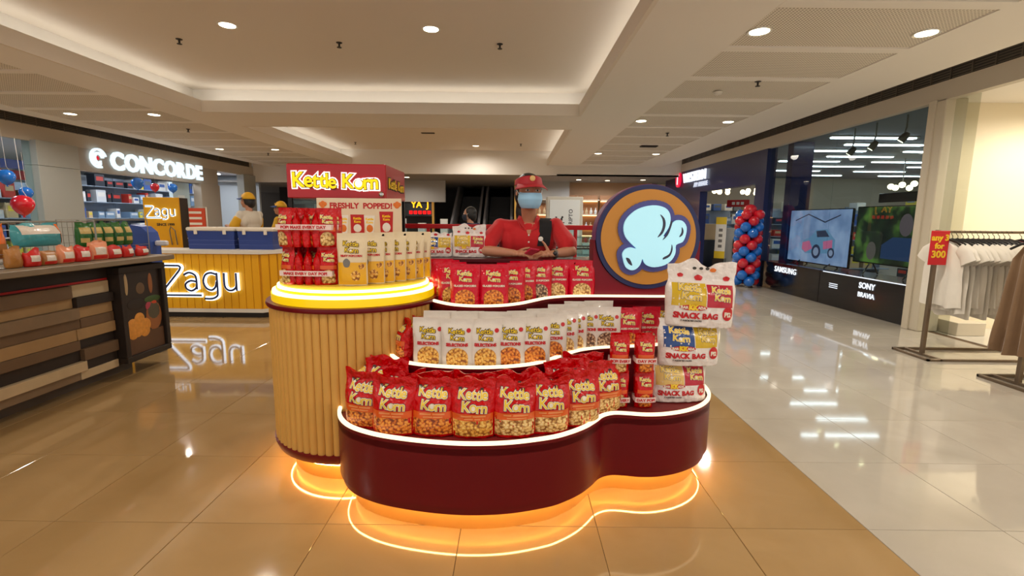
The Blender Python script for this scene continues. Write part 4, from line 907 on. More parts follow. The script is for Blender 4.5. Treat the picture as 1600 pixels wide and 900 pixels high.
for g in range(2):
    yy = 8.7+1.25*g; gondola('display_shelf', 'display shelf behind the window left of the grey pillar, '+('nearer', 'farther')[g]+' one', 'shelves in the lit letter shop', -10.2, yy, 1.2, 2.0, SH[:5])
    for z in SH[1:5]:
        for k in range(4): ci = rnd.randrange(9); product(-10.15, yy-.42+.28*k, z, .22, rnd.choice([.16, .24, .3]), .26, ci, 'boxed_product', f'{PCN[ci]} boxed product, {ORD[k]} on {LEV[SH.index(z)]} board of {("nearer", "farther")[g]} shelf behind the left window', 'boxed products behind the window')
for nm, yy, z, c in (('blue', 8.0, 2.2, (40, 80, 170)), ('red', 8.0, 2.0, (180, 40, 46))): tag(MB().bbox(-9.6, -9.56, 7.6, 10.2, z, z+.17).build('shop_banner', mat('banner_'+nm, c, .5)), f'long {nm} banner strip hanging behind the window by the grey pillar', 'banner')
w1 = struct(MB().box(-8.53, -8.515, 3.1, 8.78, .02, 2.62).build('window_1', glass('clear_glass')))
m_post = mat('poster_white', (210, 216, 214), .5)
pn = struct(MB().box(-8.9, -8.8, 12.75, 13.4, 0, 2.2).build('wall_shop_left_return', mat('pale_blue_wall', (176, 196, 202), .6)))
po = thing('wall_poster', 'white notice on the pale wall beside the shop opening', 'poster', (-8.79, 13.05, 1.62)); MB().box(-.005, 0, -.13, .13, -.25, .25).build('sheet', m_post, po)
for k in range(6): MB().box(0, .002, -.1, .1 if k % 2 else .05, -.2+k*.07, -.175+k*.07).build('text_line', m_grey, po)
a = aty(288, 325, 10.6); os_ = thing('notice_stand', 'white stand with an orange notice board beside the coolers', 'sign stand', (a.x+.25, 10.6, 0))
MB().tube([(-.25, 0, 0), (-.25, 0, a.z+.02), (.22, 0, a.z+.02), (.22, 0, 0)], .015, 8).build('frame', m_zw, os_); MB().bbox(-.22, .19, -.015, .015, a.z-.48, a.z, .004).build('board', mat('notice_orange', (214, 74, 34), .5), os_); 
for k in range(3): MB().box(-.15, .12, -.018, -.014, a.z-.12-k*.12, a.z-.07-k*.12).build('text_line', m_wprint, os_)
# balloons
bl = MB().lathe([(.012, -.165), (.02, -.16), (.008, -.148), (.02, -.14), (.07, -.105), (.11, -.05), (.128, .01), (.122, .06), (.095, .105), (.05, .132), (.0, .14)], 18, cap=False)
bB = bl.mesh('balloon_skin', mat('balloon_blue', (20, 110, 205), .2, coat=.6), True); bR = bl.mesh('balloon_skin', mat('balloon_red', (206, 24, 44), .2, coat=.6), True); stm = MB().tube([(0, 0, -.16), (.13, .01, .0), (.02, .0, .2), (0, 0, .9)], .003, 5).mesh('string', m_zw)
for k, (x, y, X, c, s, l) in enumerate([(215, 287, -8.46, 0, .95, 'over the shop opening, nearest the grey pillar'), (242, 293, -8.46, 1, .72, 'over the shop opening between two blue ones'), (270, 294, -8.46, 0, .8, 'over the shop opening, farthest from the pillar'), (10, 277, -8.2, 0, .9, 'high before the window at the frame edge'), (41, 302, -8.2, 0, .75, 'lower before the window by the pillar'), (36, 321, -8.1, 1, 1.2, 'big one before the window by the pillar')]):
    p = atx(x, y, X); t = thing('balloon', ('blue', 'red')[c]+' balloon hanging '+l, 'balloon', p, group='balloons at the lit letter shop'); t.scale = (s, s, s); put('skin', bB if c == 0 else bR, t); put('string', stm, t)
# ================================================================ RIGHT WALL: APPLIANCE SHOP
m_nv = mat('facade_navy', (22, 32, 84), .3, coat=.15); m_blkg = mat('black_gloss', (20, 20, 24), .15, coat=.5); m_colm = mat('column_cream', (206, 196, 176), .5)
FN = (0, 0, -PI/2)                                   # faces -X
wr = struct(MB().box(5.12, 5.32, 10.05, 16.6, 2.13, 2.82).box(5.12, 5.32, 10.05, 10.45, 0, 2.13).box(5.12, 5.32, 13.5, 16.6, 0, 2.13).build('wall_right', m_nv))
struct(MB().bbox(5.10, 5.36, 5.97, 6.2, 0, 2.82, .01).bbox(5.08, 5.14, 6.1, 6.2, 0, 2.82, .004).build('pillar_1', m_colm))
struct(MB().box(5.32, 16, 18.2, 18.3, 0, 3).box(15.9, 16, 6.3, 18.3, 0, 3).build('wall_shop_right_back', mat('shop_back_beige', (200, 188, 166), .7)))
struct(MB().box(5.3, 16, 6.28, 18.3, 2.92, 2.96).build('ceiling_shop_right', mat('shop_ceiling_grey', (120, 126, 138), .7)))
struct(MB().box(5.33, 16.5, YB, 18.3, -.003, -.001).build('floor_shop_right', mat('shop_floor', (206, 200, 188), .15)))
struct(MB().box(-13.1, -8.55, 3, 16.2, -.003, -.001).build('floor_shop_left', mat('shop_floor', (206, 200, 188), .15)))
w2 = struct(MB().box(5.20, 5.212, 6.2, 8.05, .56, 2.80).build('window_2', glass('clear_glass'))); w3 = struct(MB().box(5.20, 5.212, 8.06, 10.04, .56, 2.80).build('window_3', glass('clear_glass')))
pl = thing('display_plinth', 'long black display plinth under the television window', 'plinth', (5.5, 8.125, 0))
MB().bbox(-.32, .32, -1.84, -.02, 0, .55, .006).build('base', m_blkg, pl); MB().bbox(-.32, .32, -.01, 1.92, 0, .55, .006).build('base', m_blkg, pl)
m_wl = emis('brand_white', (240, 246, 255), 1.05)
letters('lettering', 'SAMSUNG', .15, m_wl, pl, (-.325, 1.02, .385), FN, depth=.01, offset=.001, spacing=1.1)
letters('lettering', 'SONY', .12, m_wl, pl, (-.325, -1.12, .39), FN, depth=.006, offset=.003); letters('lettering', 'BRAVIA', .10, m_wl, pl, (-.325, -1.12, .26), FN, depth=.006, offset=.002)
MB().box(-.33, -.318, -1.85, -.1, .535, .548).build('light_strip', m_wl, pl)
for k in range(3): MB().box(-.326, -.319, -.48, -.28, .30+.03*k, .312+.03*k).build('mark_line', m_wl, pl)
def scr_mat(name, c1, c2, c3, scale, s):
    m = bpy.data.materials.new(name); m.use_nodes = True; nt = m.node_tree; b = nt.nodes['Principled BSDF']; tc = nt.nodes.new('ShaderNodeTexCoord'); n = nt.nodes.new('ShaderNodeTexNoise'); n.inputs['Scale'].default_value = scale; n.inputs['Detail'].default_value = 2
    nt.links.new(tc.outputs['Object'], n.inputs['Vector']); r = nt.nodes.new('ShaderNodeValToRGB'); r.color_ramp.elements[0].position = .35; r.color_ramp.elements[0].color = rgb(*c1); r.color_ramp.elements[1].position = .68; r.color_ramp.elements[1].color = rgb(*c3); e = r.color_ramp.elements.new(.5); e.color = rgb(*c2)
    nt.links.new(n.outputs['Fac'], r.inputs[0]); nt.links.new(r.outputs[0], b.inputs['Emission Color']); b.inputs['Emission Strength'].default_value = s; b.inputs['Base Color'].default_value = (.02, .02, .02, 1); b.inputs['Roughness'].default_value = .2
    return m
def tv(label, X, y0, y1, z0, z1, scr):
    t = thing('television', label, 'television', (X, (y0+y1)/2, .55)); w = (y1-y0)/2; a, b = z0-.55, z1-.55
    MB().bbox(0, .04, -w, w, a, b, .006).build('bezel', m_blkg, t); s = MB().box(-.003, .001, -w+.015, w-.015, a+.02, b-.015).build('screen', scr, t)
    if a > .03:
        for y in (-w*.5, w*.5): MB().tube([(-.1, y, .008), (.02, y, a+.05), (.14, y, .008)], .012, 8).build('stand_foot', m_blkg, t)
    return t, s, w, a, b
t, s, w, a, b = tv('large television showing a pale pop art car behind the shop window', 5.55, 8.0, 9.78, .585, 1.58, scr_mat('screen_pale', (118, 140, 182), (140, 160, 200), (160, 178, 214), 3, .62))
def es(n, c, k=.6): return mat(n, (10, 10, 10), .4, emit=c, es=k)
def poly(pts, nm, m, d): q = [(-p[0], p[1]) for p in pts]; q.reverse(); MB().prism(q, -.003-d, -.002-d+.0005, 'x').build(nm, m, s)
# the car: coordinates with x to the right as seen, z up
Z = a+.12
poly([(-.42,Z+.12),(-.40,Z+.3),(-.2,Z+.36),(-.02,Z+.5),(.28,Z+.52),(.46,Z+.38),(.52,Z+.34),(.52,Z+.14),(.42,Z+.1),(-.3,Z+.06)], 'car_picture', es('car_teal', (110, 150, 186)), .001)
poly([(-.02,Z+.48),(.24,Z+.5),(.36,Z+.39),(.02,Z+.37)], 'car_window_picture', es('car_dark', (52, 58, 84)), .002)
poly([(-.42,Z+.14),(-.41,Z+.26),(-.2,Z+.3),(-.1,Z+.16),(-.3,Z+.08)], 'car_pink_picture', es('car_pink', (214, 110, 150)), .002); poly([(.2,Z+.3),(.45,Z+.34),(.46,Z+.2),(.22,Z+.16)], 'car_pink_picture', es('car_pink', (214, 110, 150)), .002)
for x, r in ((.02, .13), (.44, .09)):
    poly([(x+r*math.cos(i*PI/9), Z+.11+r*math.sin(i*PI/9)) for i in range(18)], 'wheel_picture', es('car_dark', (52, 58, 84)), .003); poly([(x+r*.6*math.cos(i*PI/9), Z+.11+r*.6*math.sin(i*PI/9)) for i in range(18)], 'wheel_picture', es('car_rim', (150, 160, 190)), .004)
for q in ([(-.7,b-.2),(-.3,b-.08),(.2,b-.22),(.6,b-.1),(.6,b-.12),(.2,b-.245),(-.3,b-.1),(-.7,b-.22)],): poly(q, 'line_picture', es('car_dark', (52, 58, 84)), .001)
t, s, w, a, b = tv('wide dark television showing a garden scene beside the pale screen', 5.55, 6.32, 7.9, .72, 1.60, scr_mat('screen_garden', (14, 22, 16), (34, 52, 30), (108, 150, 60), 3.2, .45))
c = .3; poly([(-.2,a+.1),(-.2,a+.3),(.0,a+.42),(.5,a+.42),(.7,a+.25),(.75,a+.08)], 'figure_picture', es('fig_blue', (36, 58, 96), .6), .001); poly([(.22+.12*math.cos(i*PI/9), a+.6+.16*math.sin(i*PI/9)) for i in range(18)], 'figure_picture', es('fig_skin', (96, 80, 84), .6), .002); poly([(-.4+.1*math.cos(i*PI/9), a+.2+.14*math.sin(i*PI/9)) for i in range(18)], 'figure_picture', es('fig_grey', (96, 86, 80), .6), .002)
struct(MB().box(5.5, 5.9, 9.8, 10.0, .55, 2.9).build('trim_3', m_nv)); tag(MB().bbox(5.75, 5.8, 6.35, 7.75, 1.66, 1.80).build('soundbar_box', m_blkg), 'long black box standing behind the garden television', 'box')
# sign over the entrance
ws = thing('shop_sign', 'white lit letters with a red round emblem on the navy shop front', 'sign', (5.10, 14.2, 2.45))
letters('letter_row', 'WESTERN', .38, m_wl, ws, (0, -.28, 0), FN, depth=.05, offset=.003); letters('lettering', 'APP AVENUE', .17, mat('sign_grey_lit', (200, 206, 220), .4, emit=(200, 210, 230), es=.7), ws, (0, -.75, -.17), FN, depth=.02, offset=.004)
MB().prism([(1.0+.21*math.cos(i*PI/16), .13+.23*math.sin(i*PI/16)) for i in range(32)], -.05, 0, 'x').build('emblem', mat('emblem_crimson', (214, 20, 60), .4, emit=(220, 20, 60), es=.9), ws)
MB().prism([(1.06, -.02), (.98, -.02), (.98, .22), (.90, .22), (.90, .28), (1.14, .28), (1.14, .22), (1.06, .22)], -.056, -.05, 'x').build('emblem_mark', m_wl, ws)
# strip lights in the hall
k = 0
for (y, xs) in ((9.2, (6.6, 8.6)), (10.0, (7.4, 9.6)), (10.9, (6.9, 9.3, 11.4)), (11.8, (8.2, 10.6)), (12.8, (7.6, 10.0, 12.6)), (13.9, (9.0, 11.8)), (15.2, (8.6, 11.2, 13.8)), (16.6, (10.2, 13.0))):
    for x in xs:
        t = thing('strip_light', f'long white strip light in the appliance hall, {ORD[k]} counted from the window', 'strip light', (x, y, 2.92), group='strip lights in the appliance hall'); MB().bbox(-.8, .8, -.07, .07, -.03, 0, .004).build('housing', m_trim, t); MB().box(-.76, .76, -.05, .05, -.05, -.03).build('tube', emis('hall_tube', (240, 246, 255), 8.0), t); k += 1
sm_ = []
for k, (x, y) in enumerate([(1331, 236), (1365, 227), (1413, 214)]):
    p = atx(x, y, 5.75); t = thing('track_spotlight', f'grey track spotlight above the televisions, {ORD[k]} from the navy front', 'spotlight', p, group='track spotlights above the televisions')
    MB().tube([(0, 0, .06), (.02, 0, .14), (.02, 0, 2.92-p.z)], .012, 8).build('arm', m_wire, t); MB().lathe([(.05, -.07), (.055, -.06), (.05, .03), (.03, .07), (.0, .075)], 16).build('can', mat('spot_grey', (90, 88, 86), .4, .3), t, smooth=True, rot=(.4, .5, 0)); MB().lathe([(.04, -.074), (.04, -.068)], 16).build('lens', emis('spot_lens', (255, 246, 190), 10), t, rot=(.4, .5, 0))
# goods around the entrance
for g, (x, y, f) in enumerate([(6.35, 15.4, -PI/2), (7.55, 15.9, -PI/2), (8.75, 15.6, -PI/2), (9.6, 13.2, -PI/2), (11.0, 12.0, -PI/2), (9.0, 10.6, PI), (11, 9.4, PI)]):
    gondola('goods_shelf', f'goods shelf in the appliance hall, {ORD[g]} from the entrance', 'shelves in the appliance hall', x, y, 1.1, 1.75, SH[:4], f)
    for lv, z in enumerate(SH[:5]):
        if z > 1.7: break
        for k in range(3):
            if rnd.random() < .85: product(x+(-.35+.35*k if f != PI else 0), y+(-.35+.35*k if f == PI else 0), z, rnd.choice([.24, .3]), rnd.choice([.2, .3]), .3, rnd.randrange(9), 'appliance_box', f'appliance carton, {ORD[k]} along {("bottom", "second", "third", "fourth", "top")[lv]} board of the {ORD[g]} goods shelf', 'appliance cartons in the hall', 'carton', f)
p = atz(1109, 425, 0); t = thing('sign_board', 'tall yellow and white sign board standing in the appliance shop entrance', 'sign stand', (5.85, 13.7, 0), (0, 0, .9)); MB().bbox(-.02, .02, -.14, .14, .3, 1.45, .004).build('board', m_white, t); MB().box(-.024, -.02, -.14, .14, 1.25, 1.45).build('yellow_panel', m_yprint, t); MB().box(-.024, -.02, -.14, .14, .3, .5).build('yellow_panel', m_yprint, t); MB().bbox(-.12, .12, -.16, .16, 0, .3, .01).build('foot', m_blkg, t); [MB().box(-.0225, -.0205, -.05, .05, .60+.15*k, .68+.15*k).build('text_mark', m_grey, t) for k in range(4)]
t = thing('washing_machine', 'dark box appliance with a carton on top by the entrance', 'appliance', (5.75, 14.3, 0)); MB().bbox(-.3, .3, -.3, .3, 0, .8, .01).build('body', PC[2], t); MB().bbox(-.25, .25, -.25, .25, .80, 1.25, .006).build('carton', PC[3], t); MB().lathe([(.17, 0), (.17, .01)], 20).build('door_ring', m_wire, t, loc=(-.3, 0, .42), rot=(0, -PI/2, 0))
t = thing('speaker_display', 'white backed display of dark speakers inside the entrance', 'display', (6.5, 13.9, 0), (0, 0, .9)); MB().bbox(-.1, .1, -.4, .4, .0, 1.15, .01).build('panel', PC[5], t)
for y in (-.2, .1): MB().bbox(-.14, -.1, y-.06, y+.06, .3, .85, .006).build('speaker', PC[2], t)
t = thing('hanging_sign', 'red hanging sign inside the appliance shop entrance', 'sign', (6.5, 14.2, 1.75), (0, 0, .9)); MB().bbox(-.02, .02, -.3, .3, 0, .2, .006).build('board', m_prt, t); [MB().bbox(-.024, -.02, -.16+.12*k, -.08+.12*k, .06, .14, .001).build('text_mark', m_white, t) for k in range(3)]
for y in (-.25, .25): MB().tube([(0, y, .2), (0, y, 1.02)], .004, 5).build('wire', m_wire, t)
m_ch = emis('chandelier_glow', (255, 232, 180), 9)
for k, (x, y) in enumerate([(6.3, 14.9), (7.3, 15.2), (9.6, 12.2)]):
    t = thing('globe_cluster', f'warm cluster of globe lamps in the appliance hall, {ORD[k]} from the entrance', 'lamp', (x, y, 2.2), group='globe lamp clusters'); MB().tube([(0, 0, .05), (0, 0, .72)], .012, 6).build('stem', m_wire, t)
    gm_ = MB().ell((0, 0, 0), (.07, .07, .07), 12, 8).mesh('globe', m_ch, True)
    for i in range(5): put('globe', gm_, t, (.18*math.cos(i*1.257), .3*math.sin(i*1.257), .02*i))
# balloon column
p = atz(1163, 446, 0); bcn = thing('balloon_column', 'spiral column of red and blue balloons beside the shop entrance', 'balloon column', (4.82, p.y*4.82/p.x, 0)); bsc = .80
MB().tube([(0, 0, 0), (0, 0, 1.5)], .012, 8).lathe([(.16, 0), (.16, .02)], 20).build('pole', m_wire, bcn)
for r in range(12):
    for q in range(4):
        a = q*PI/2+r*PI/4; c = ((q-(r//2)) % 4) < 2
        put('balloon', bR if c else bB, bcn, (.165*math.cos(a), .165*math.sin(a), .13+.122*r), (math.sin(a)*-1.35, math.cos(a)*1.35, 0), (bsc, bsc, bsc*1.08))
put('balloon', bR, bcn, (0, 0, 1.55), None, (1, 1, 1))
# ================================================================ CLOTHES SHOP
m_cw = mat('clothes_wall', (240, 228, 200), .6)
struct(MB().box(5.36, 11, 6.2, 6.28, 0, 3).box(10.9, 11, 1, 6.2, 0, 3).box(5.36, 11, .9, 1.0, 0, 3).build('wall_clothes_shop', m_cw)); struct(MB().box(5.2, 11, .9, 6.28, 2.82, 2.86).build('ceiling_clothes_shop', m_ceil))
struct(MB().box(5.2, 5.212, 5.66, 5.96, .02, 2.8).build('window_4', glass('green_glass', (232, 234, 230)))); struct(MB().bbox(5.4, 5.75, 5.75, 6.2, 0, .16, .005).build('baseboard_clothes', m_colm))
for k, (x, y) in enumerate([(6.4, 5.2), (6.4, 3.4), (8.2, 5.2), (8.2, 3.4)]): downlight(x, y, 2.82, 'round downlight in the cream clothes shop, '+['nearest the column', 'nearest the camera', 'deep inside by the wall', 'deep inside nearer the camera'][k], 'downlights in the clothes shop', 1.5, (1, .93, .8))
m_rk = mat('rack_steel', (126, 110, 92), .35, .7); m_hang = mat('hanger_black', (24, 22, 22), .4)
def garment_rack(label, x, y, z, L, yw=.27):
    t = thing('garment_rack', label, 'clothes rack', (x, y, 0), group='garment racks')
    bar = lambda a, b, nm, r=.013: MB().bbox(min(a[0], b[0])-r, max(a[0], b[0])+r, min(a[1], b[1])-r, max(a[1], b[1])+r, min(a[2], b[2])-r, max(a[2], b[2])+r, .003).build(nm, m_rk, t)
    bar((0, 0, .026), (0, 0, z), 'post', .018); bar((L, 0, .026), (L, 0, z), 'post', .018); bar((0, 0, z), (L, 0, z), 'rail')
    for yy in (-yw, yw): bar((-.12, yy, .013), (L+.12, yy, .013), 'base_bar')
    bar((-.12, -yw, .013), (-.12, yw, .013), 'base_bar'); bar((L+.12, -yw, .013), (L+.12, yw, .013), 'base_bar'); bar((0, -yw, .015), (0, yw, .015), 'base_bar'); bar((L, -yw, .015), (L, yw, .015), 'base_bar')
    return t
hg = MB().tube([(0, 0, .0), (0, .0, .03), (0, .02, .05), (0, .018, .075), (0, -.005, .085), (0, -.02, .07)], .003, 6); hg.tube([(0, -.2, -.075), (0, -.12, -.03), (0, 0, 0), (0, .12, -.03), (0, .2, -.075)], .011, 8); HGM = hg.mesh('hanger', m_hang, True)
def cloth_mesh(name, m, prof, L, seed, thick=.03, sleeves=None, nu=20, nv=26, fa=.016):
    """hanging garment in the y-z plane, top at z=0; prof(t)->half width; folds deepen towards the hem"""
    V = []; F = []
    for side in (1, -1):
        for j in range(nv+1):
            t = j/nv; hw = prof(t)
            for i in range(nu+1):
                u = -1+2*i/nu; y = u*hw
                fold = fa*(.25+t)*math.sin(u*(9 if fa < .02 else 14)+seed*2+1.5*t)+.010*noise.noise(Vector((u*3, t*3, seed*5)))*(.3+t)
                V.append((side*thick*.5*(1-u*u)**.5*(.5+.6*t)+fold, y, -L*t+.012*t*math.sin(u*6+seed)-.05*u*u*(1-t)))
    M = (nu+1)*(nv+1)
    for sd in (0, 1):
        for j in range(nv):
            for i in range(nu): q = tuple(a+sd*M for a in (j*(nu+1)+i, j*(nu+1)+i+1, (j+1)*(nu+1)+i+1, (j+1)*(nu+1)+i)); F.append(q if sd else q[::-1])
    mb = MB().add(V, F)
    if sleeves:
        for s in (-1, 1):
            pts = [(0, s*(sleeves[0]-.05), -.075), (0, s*(sleeves[0]+.03), -.13), (0, s*(sleeves[0]+.07), -.21)]
            r = MB().tube(pts, .07, 12, radii=[.06, .075, .085]); mb.add([(v[0]*.25+.0, v[1], v[2]) for v in r.v], r.f[:-2])
    return mb.mesh(name, m, 70, merge=True)
def clothm(n, c): return mat(n, c, .85, noise_s=14, noise_a=.06, sheen=.2)
tee = lambda t: .06+.14*min(1, t/.07)**.7 if t < .07 else .20+.03*min(1, (t-.07)/.3)+.03*max(0, t-.5)
tees = [cloth_mesh('fabric', clothm('tee_white', (232, 226, 214)), tee, .66+.05*k, k+1, .035, (.2,)) for k in range(3)]+[cloth_mesh('fabric', clothm('tee_maroon', (112, 24, 34)), tee, .72, 5, .035, (.2,)), cloth_mesh('fabric', clothm('tee_tan', (176, 112, 66)), tee, .8, 6, .035, (.2,))]
p = atz(1440, 555, 0); rz_ = aty(1466, 362, p.y).z
garment_rack('steel garment rack holding white shirts beside the column', p.x, p.y, rz_, 1.35, .22)
def hang(me, x, y, z, name, label, group, a=0):
    t = thing(name, label, 'garment', (x, y, z), (0, 0, a), group); put('hanger', HGM, t, (0, 0, -.072)); put('fabric', me, t, (0, 0, -.085))
for k in range(13): hang(tees[k % 3], p.x+.10+.052*k, p.y, rz_+.0, 'white_shirt', f'white short sleeved shirt on the rack, {ORD[k]} from the red price sign', 'white shirts on the rack', rnd.uniform(-.12, .12))
for k in range(3): hang(tees[3], p.x+.84+.055*k, p.y, rz_, 'maroon_shirt', f'maroon shirt behind the white shirts, {ORD[k]} along the rail', 'maroon shirts on the rack', rnd.uniform(-.1, .1))
for k in range(3): hang(tees[4], p.x+1.03+.06*k, p.y, rz_, 'tan_shirt', f'tan shirt after the maroon ones, {ORD[k]} along the rail', 'tan shirts on the rack', rnd.uniform(-.1, .1))
ps = thing('price_sign', 'red price sign with yellow lettering on the rack post', 'sign', (p.x, p.y-.03, rz_-.33)); 
MB().bbox(-.095, .085, -.012, .0, 0, .34, .003).build('card', mat('price_red', (206, 30, 40), .4), ps)
for tx, z, s in (('any 3', .245, .08), ('for', .165, .075), ('300', .075, .095)): letters('lettering', tx, s, m_yprint, ps, (-.005, -.012, z), depth=.002, offset=.003)
p2 = atz(1590, 602, 0); z2 = rz_+.02
garment_rack('steel garment rack holding long brown garments at the frame edge', p2.x, p2.y, z2, 1.2, .22)
skirt = lambda t: .10+.07*min(1, t/.12)+.12*t
browns = [cloth_mesh('fabric', clothm('skirt_brown', (128, 100, 72)), skirt, .95, 3, .06, nu=32, fa=.034), cloth_mesh('fabric', clothm('skirt_taupe', (150, 122, 94)), skirt, .98, 8, .06, nu=32, fa=.034), cloth_mesh('fabric', clothm('skirt_rust', (150, 76, 52)), skirt, .9, 11, .05, nu=32, fa=.03)]
for k in range(10): hang(browns[(0, 0, 1, 0, 2, 1, 0, 1, 2, 0)[k]], p2.x-.03+.075*k+(.06 if k else 0), p2.y, z2, 'brown_garment', f'long {("brown", "brown", "taupe", "brown", "rust", "taupe", "brown", "taupe", "rust", "brown")[k]} garment, {ORD[k]} on the rack at the frame edge', 'long garments on the near rack', rnd.uniform(-.1, .1))
# ================================================================ BACK OF THE MALL
m_esc = mat('escalator_black', (14, 13, 14), .4); m_sil = mat('escalator_steel', (196, 196, 200), .3, .2)
def escalator(label, x, w):
    t = thing('escalator', label, 'escalator', (x, 16.6, 0), group='escalators'); sl_ = math.tan(rad(30))
    MB().prism([(0, .05), (1.2, .05), (6.4, .05+5.2*sl_), (6.4, -.5+5.2*sl_), (1.6, -.0), (0, 0)], -w/2, w/2, 'x').build('truss', m_esc, t)
    st = MB().box(-w/2+.08, w/2-.08, 0, .3, 0, .17).mesh('step', mat('step_grey', (40, 40, 44), .4, .4))
    for k in range(13): put('step', st, t, (0, 1.2+.295*k, .05+.17*k))
    for s in (-1, 1):
        MB().prism([(.2, .05), (1.2, .05), (6.4, .05+5.2*sl_), (6.4, .95+5.2*sl_), (1.1, .95), (.1, .95)], s*w/2-.04, s*w/2+.04, 'x').build('balustrade', m_esc if s > 0 else m_sil, t)
        MB().tube([(s*w/2, 0.1, .9), (s*w/2, .2, .98), (s*w/2, 1.1, 1.0), (s*w/2, 6.4, 1.0+5.2*sl_)], .05, 8).build('handrail', m_sil, t)
escalator('left dark escalator rising behind the kiosk', -1.75, 1.0); escalator('right dark escalator rising behind the kiosk', -.55, 1.0)
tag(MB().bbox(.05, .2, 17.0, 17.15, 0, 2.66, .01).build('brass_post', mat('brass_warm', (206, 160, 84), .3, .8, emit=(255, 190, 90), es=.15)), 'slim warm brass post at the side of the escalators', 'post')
struct(MB().box(-5.0, -2.4, 17.5, 17.6, 1.9, 2.66).build('wall_back_panel', mat('grey_panel', (170, 166, 160), .6))); struct(MB().box(.25, 2.0, 17.5, 17.6, 1.9, 2.66).build('wall_back_panel_side', mat('grey_panel', (170, 166, 160), .6)))
ns = thing('neon_sign', 'red and yellow lit sign on the dark shop behind warmer', 'sign', (-4.1, 18.4, 1.6)); MB().box(-1.1, 1.1, .02, .06, -.2, .5).build('backing', m_blkg, ns)
letters('lettering', 'YA  J', .32, emis('neon_yellow', (255, 170, 30), 2.2), ns, (.62, 0, .12), depth=.02, offset=.006)
for k in range(5): MB().bbox(.22+.17*k, .34+.17*k, -.02, 0, -.12, .0, .01).build('red_light_block', emis('neon_red', (255, 20, 20), 2.5), ns)
tag(MB().bbox(-3.02, -2.94, 18.3, 18.38, 0, 2.3, .01).build('brass_post', mat('brass_warm', (206, 160, 84), .3, .8)), 'slim brass door post beside the red and yellow sign', 'post')
struct(MB().box(-9, -3, 19, 19.1, 0, 2.66).build('wall_back_shop', mat('dark_shop', (40, 36, 36), .6))); struct(MB().box(-7.4, -5.2, 17.2, 17.3, 0, 2.45).build('wall_back_left', mat('brown_back', (70, 58, 48), .6)))
# glass showcase row with goods behind the kiosk
m_case = mat('case_white', (200, 204, 206), .4); cas = thing('cosmetics_showcase', 'pale glass topped showcase counter behind the kiosk rail', 'showcase', (.2, 7.0, 0))
MB().bbox(-2.2, 2.0, -.3, .3, 0, .85, .01).build('base', m_case, cas); MB().box(-2.18, 1.98, -.28, .28, .85, 1.1).build('glass_box', glass('clear_glass'), cas); MB().bbox(-2.22, 2.02, -.32, .32, 1.1, 1.12, .004).build('top', glass('clear_glass'), cas)
for k in range(26):
    x = -1.95+.155*k+rnd.uniform(-.03, .03); h_ = rnd.choice([.1, .16, .22, .26]); on = k % 2
    if -.75 < x-0 < -.2 and on: continue
    t = thing('cosmetic_box', f'small boxed item {"on top of" if on else "inside"} the showcase behind the kiosk, {ORD[k//2]} from its left end', 'box', (.2+x, 7.0+rnd.uniform(-.12, .12), 1.12 if on else .852), (0, 0, rnd.uniform(-.2, .2)), 'boxed items on the showcase')
    h_ = h_ if on else min(h_, .2); c = rnd.choice([0, 5, 1, 4, 0, 5, 6]); MB().bbox(-.05, .05, -.04, .04, 0, h_, .004).build('carton', PC[c], t); MB().box(-.035, .035, -.042, -.039, h_*.3, h_*.7).build('label_panel', PC[(c+4) % 9], t)
# white banner
b0 = aty(855, 307, 9.0); b1 = aty(909, 390, 9.0); bn = thing('pillar_banner', 'white banner with dark emblem and sideways lettering behind the worker', 'banner', ((b0.x+b1.x)/2, 9.0, 0)); hw = (b1.x-b0.x)/2
MB().bbox(-hw, hw, 0, .35, 0, b0.z, .01).build('pillar_box', mat('banner_cream', (206, 202, 192), .5), bn); MB().bbox(-hw+.05, hw-.06, -.012, .0, b1.z+.02, b0.z-.06, .003).build('sheet', mat('banner_sheet', (208, 210, 208), .5, emit=(220, 224, 224), es=.12), bn)  # sheet is no lamp; faint emission in its material brightens it
letters('lettering', 'PRESCRIPTO', .10, m_blk, bn, (.14, -.012, (b0.z+b1.z)/2-.02), (0, -PI/2, 0), depth=.002, offset=.001)
em = MB(); z = (b0.z+b1.z)/2+.02
for (x, dz, rx, rz_2) in ((0, 0, .05, .035), (.04, .05, .02, .035), (.055, .09, .018, .02), (-.05, .04, .012, .05), (-.035, -.05, .012, .045), (.03, -.05, .014, .045), (.07, -.01, .03, .01), (-.06, .09, .02, .01)): em.ell((-.1+x, -.013, z+dz), (rx, .002, rz_2), 10, 6)
em.build('emblem', m_blk, bn)
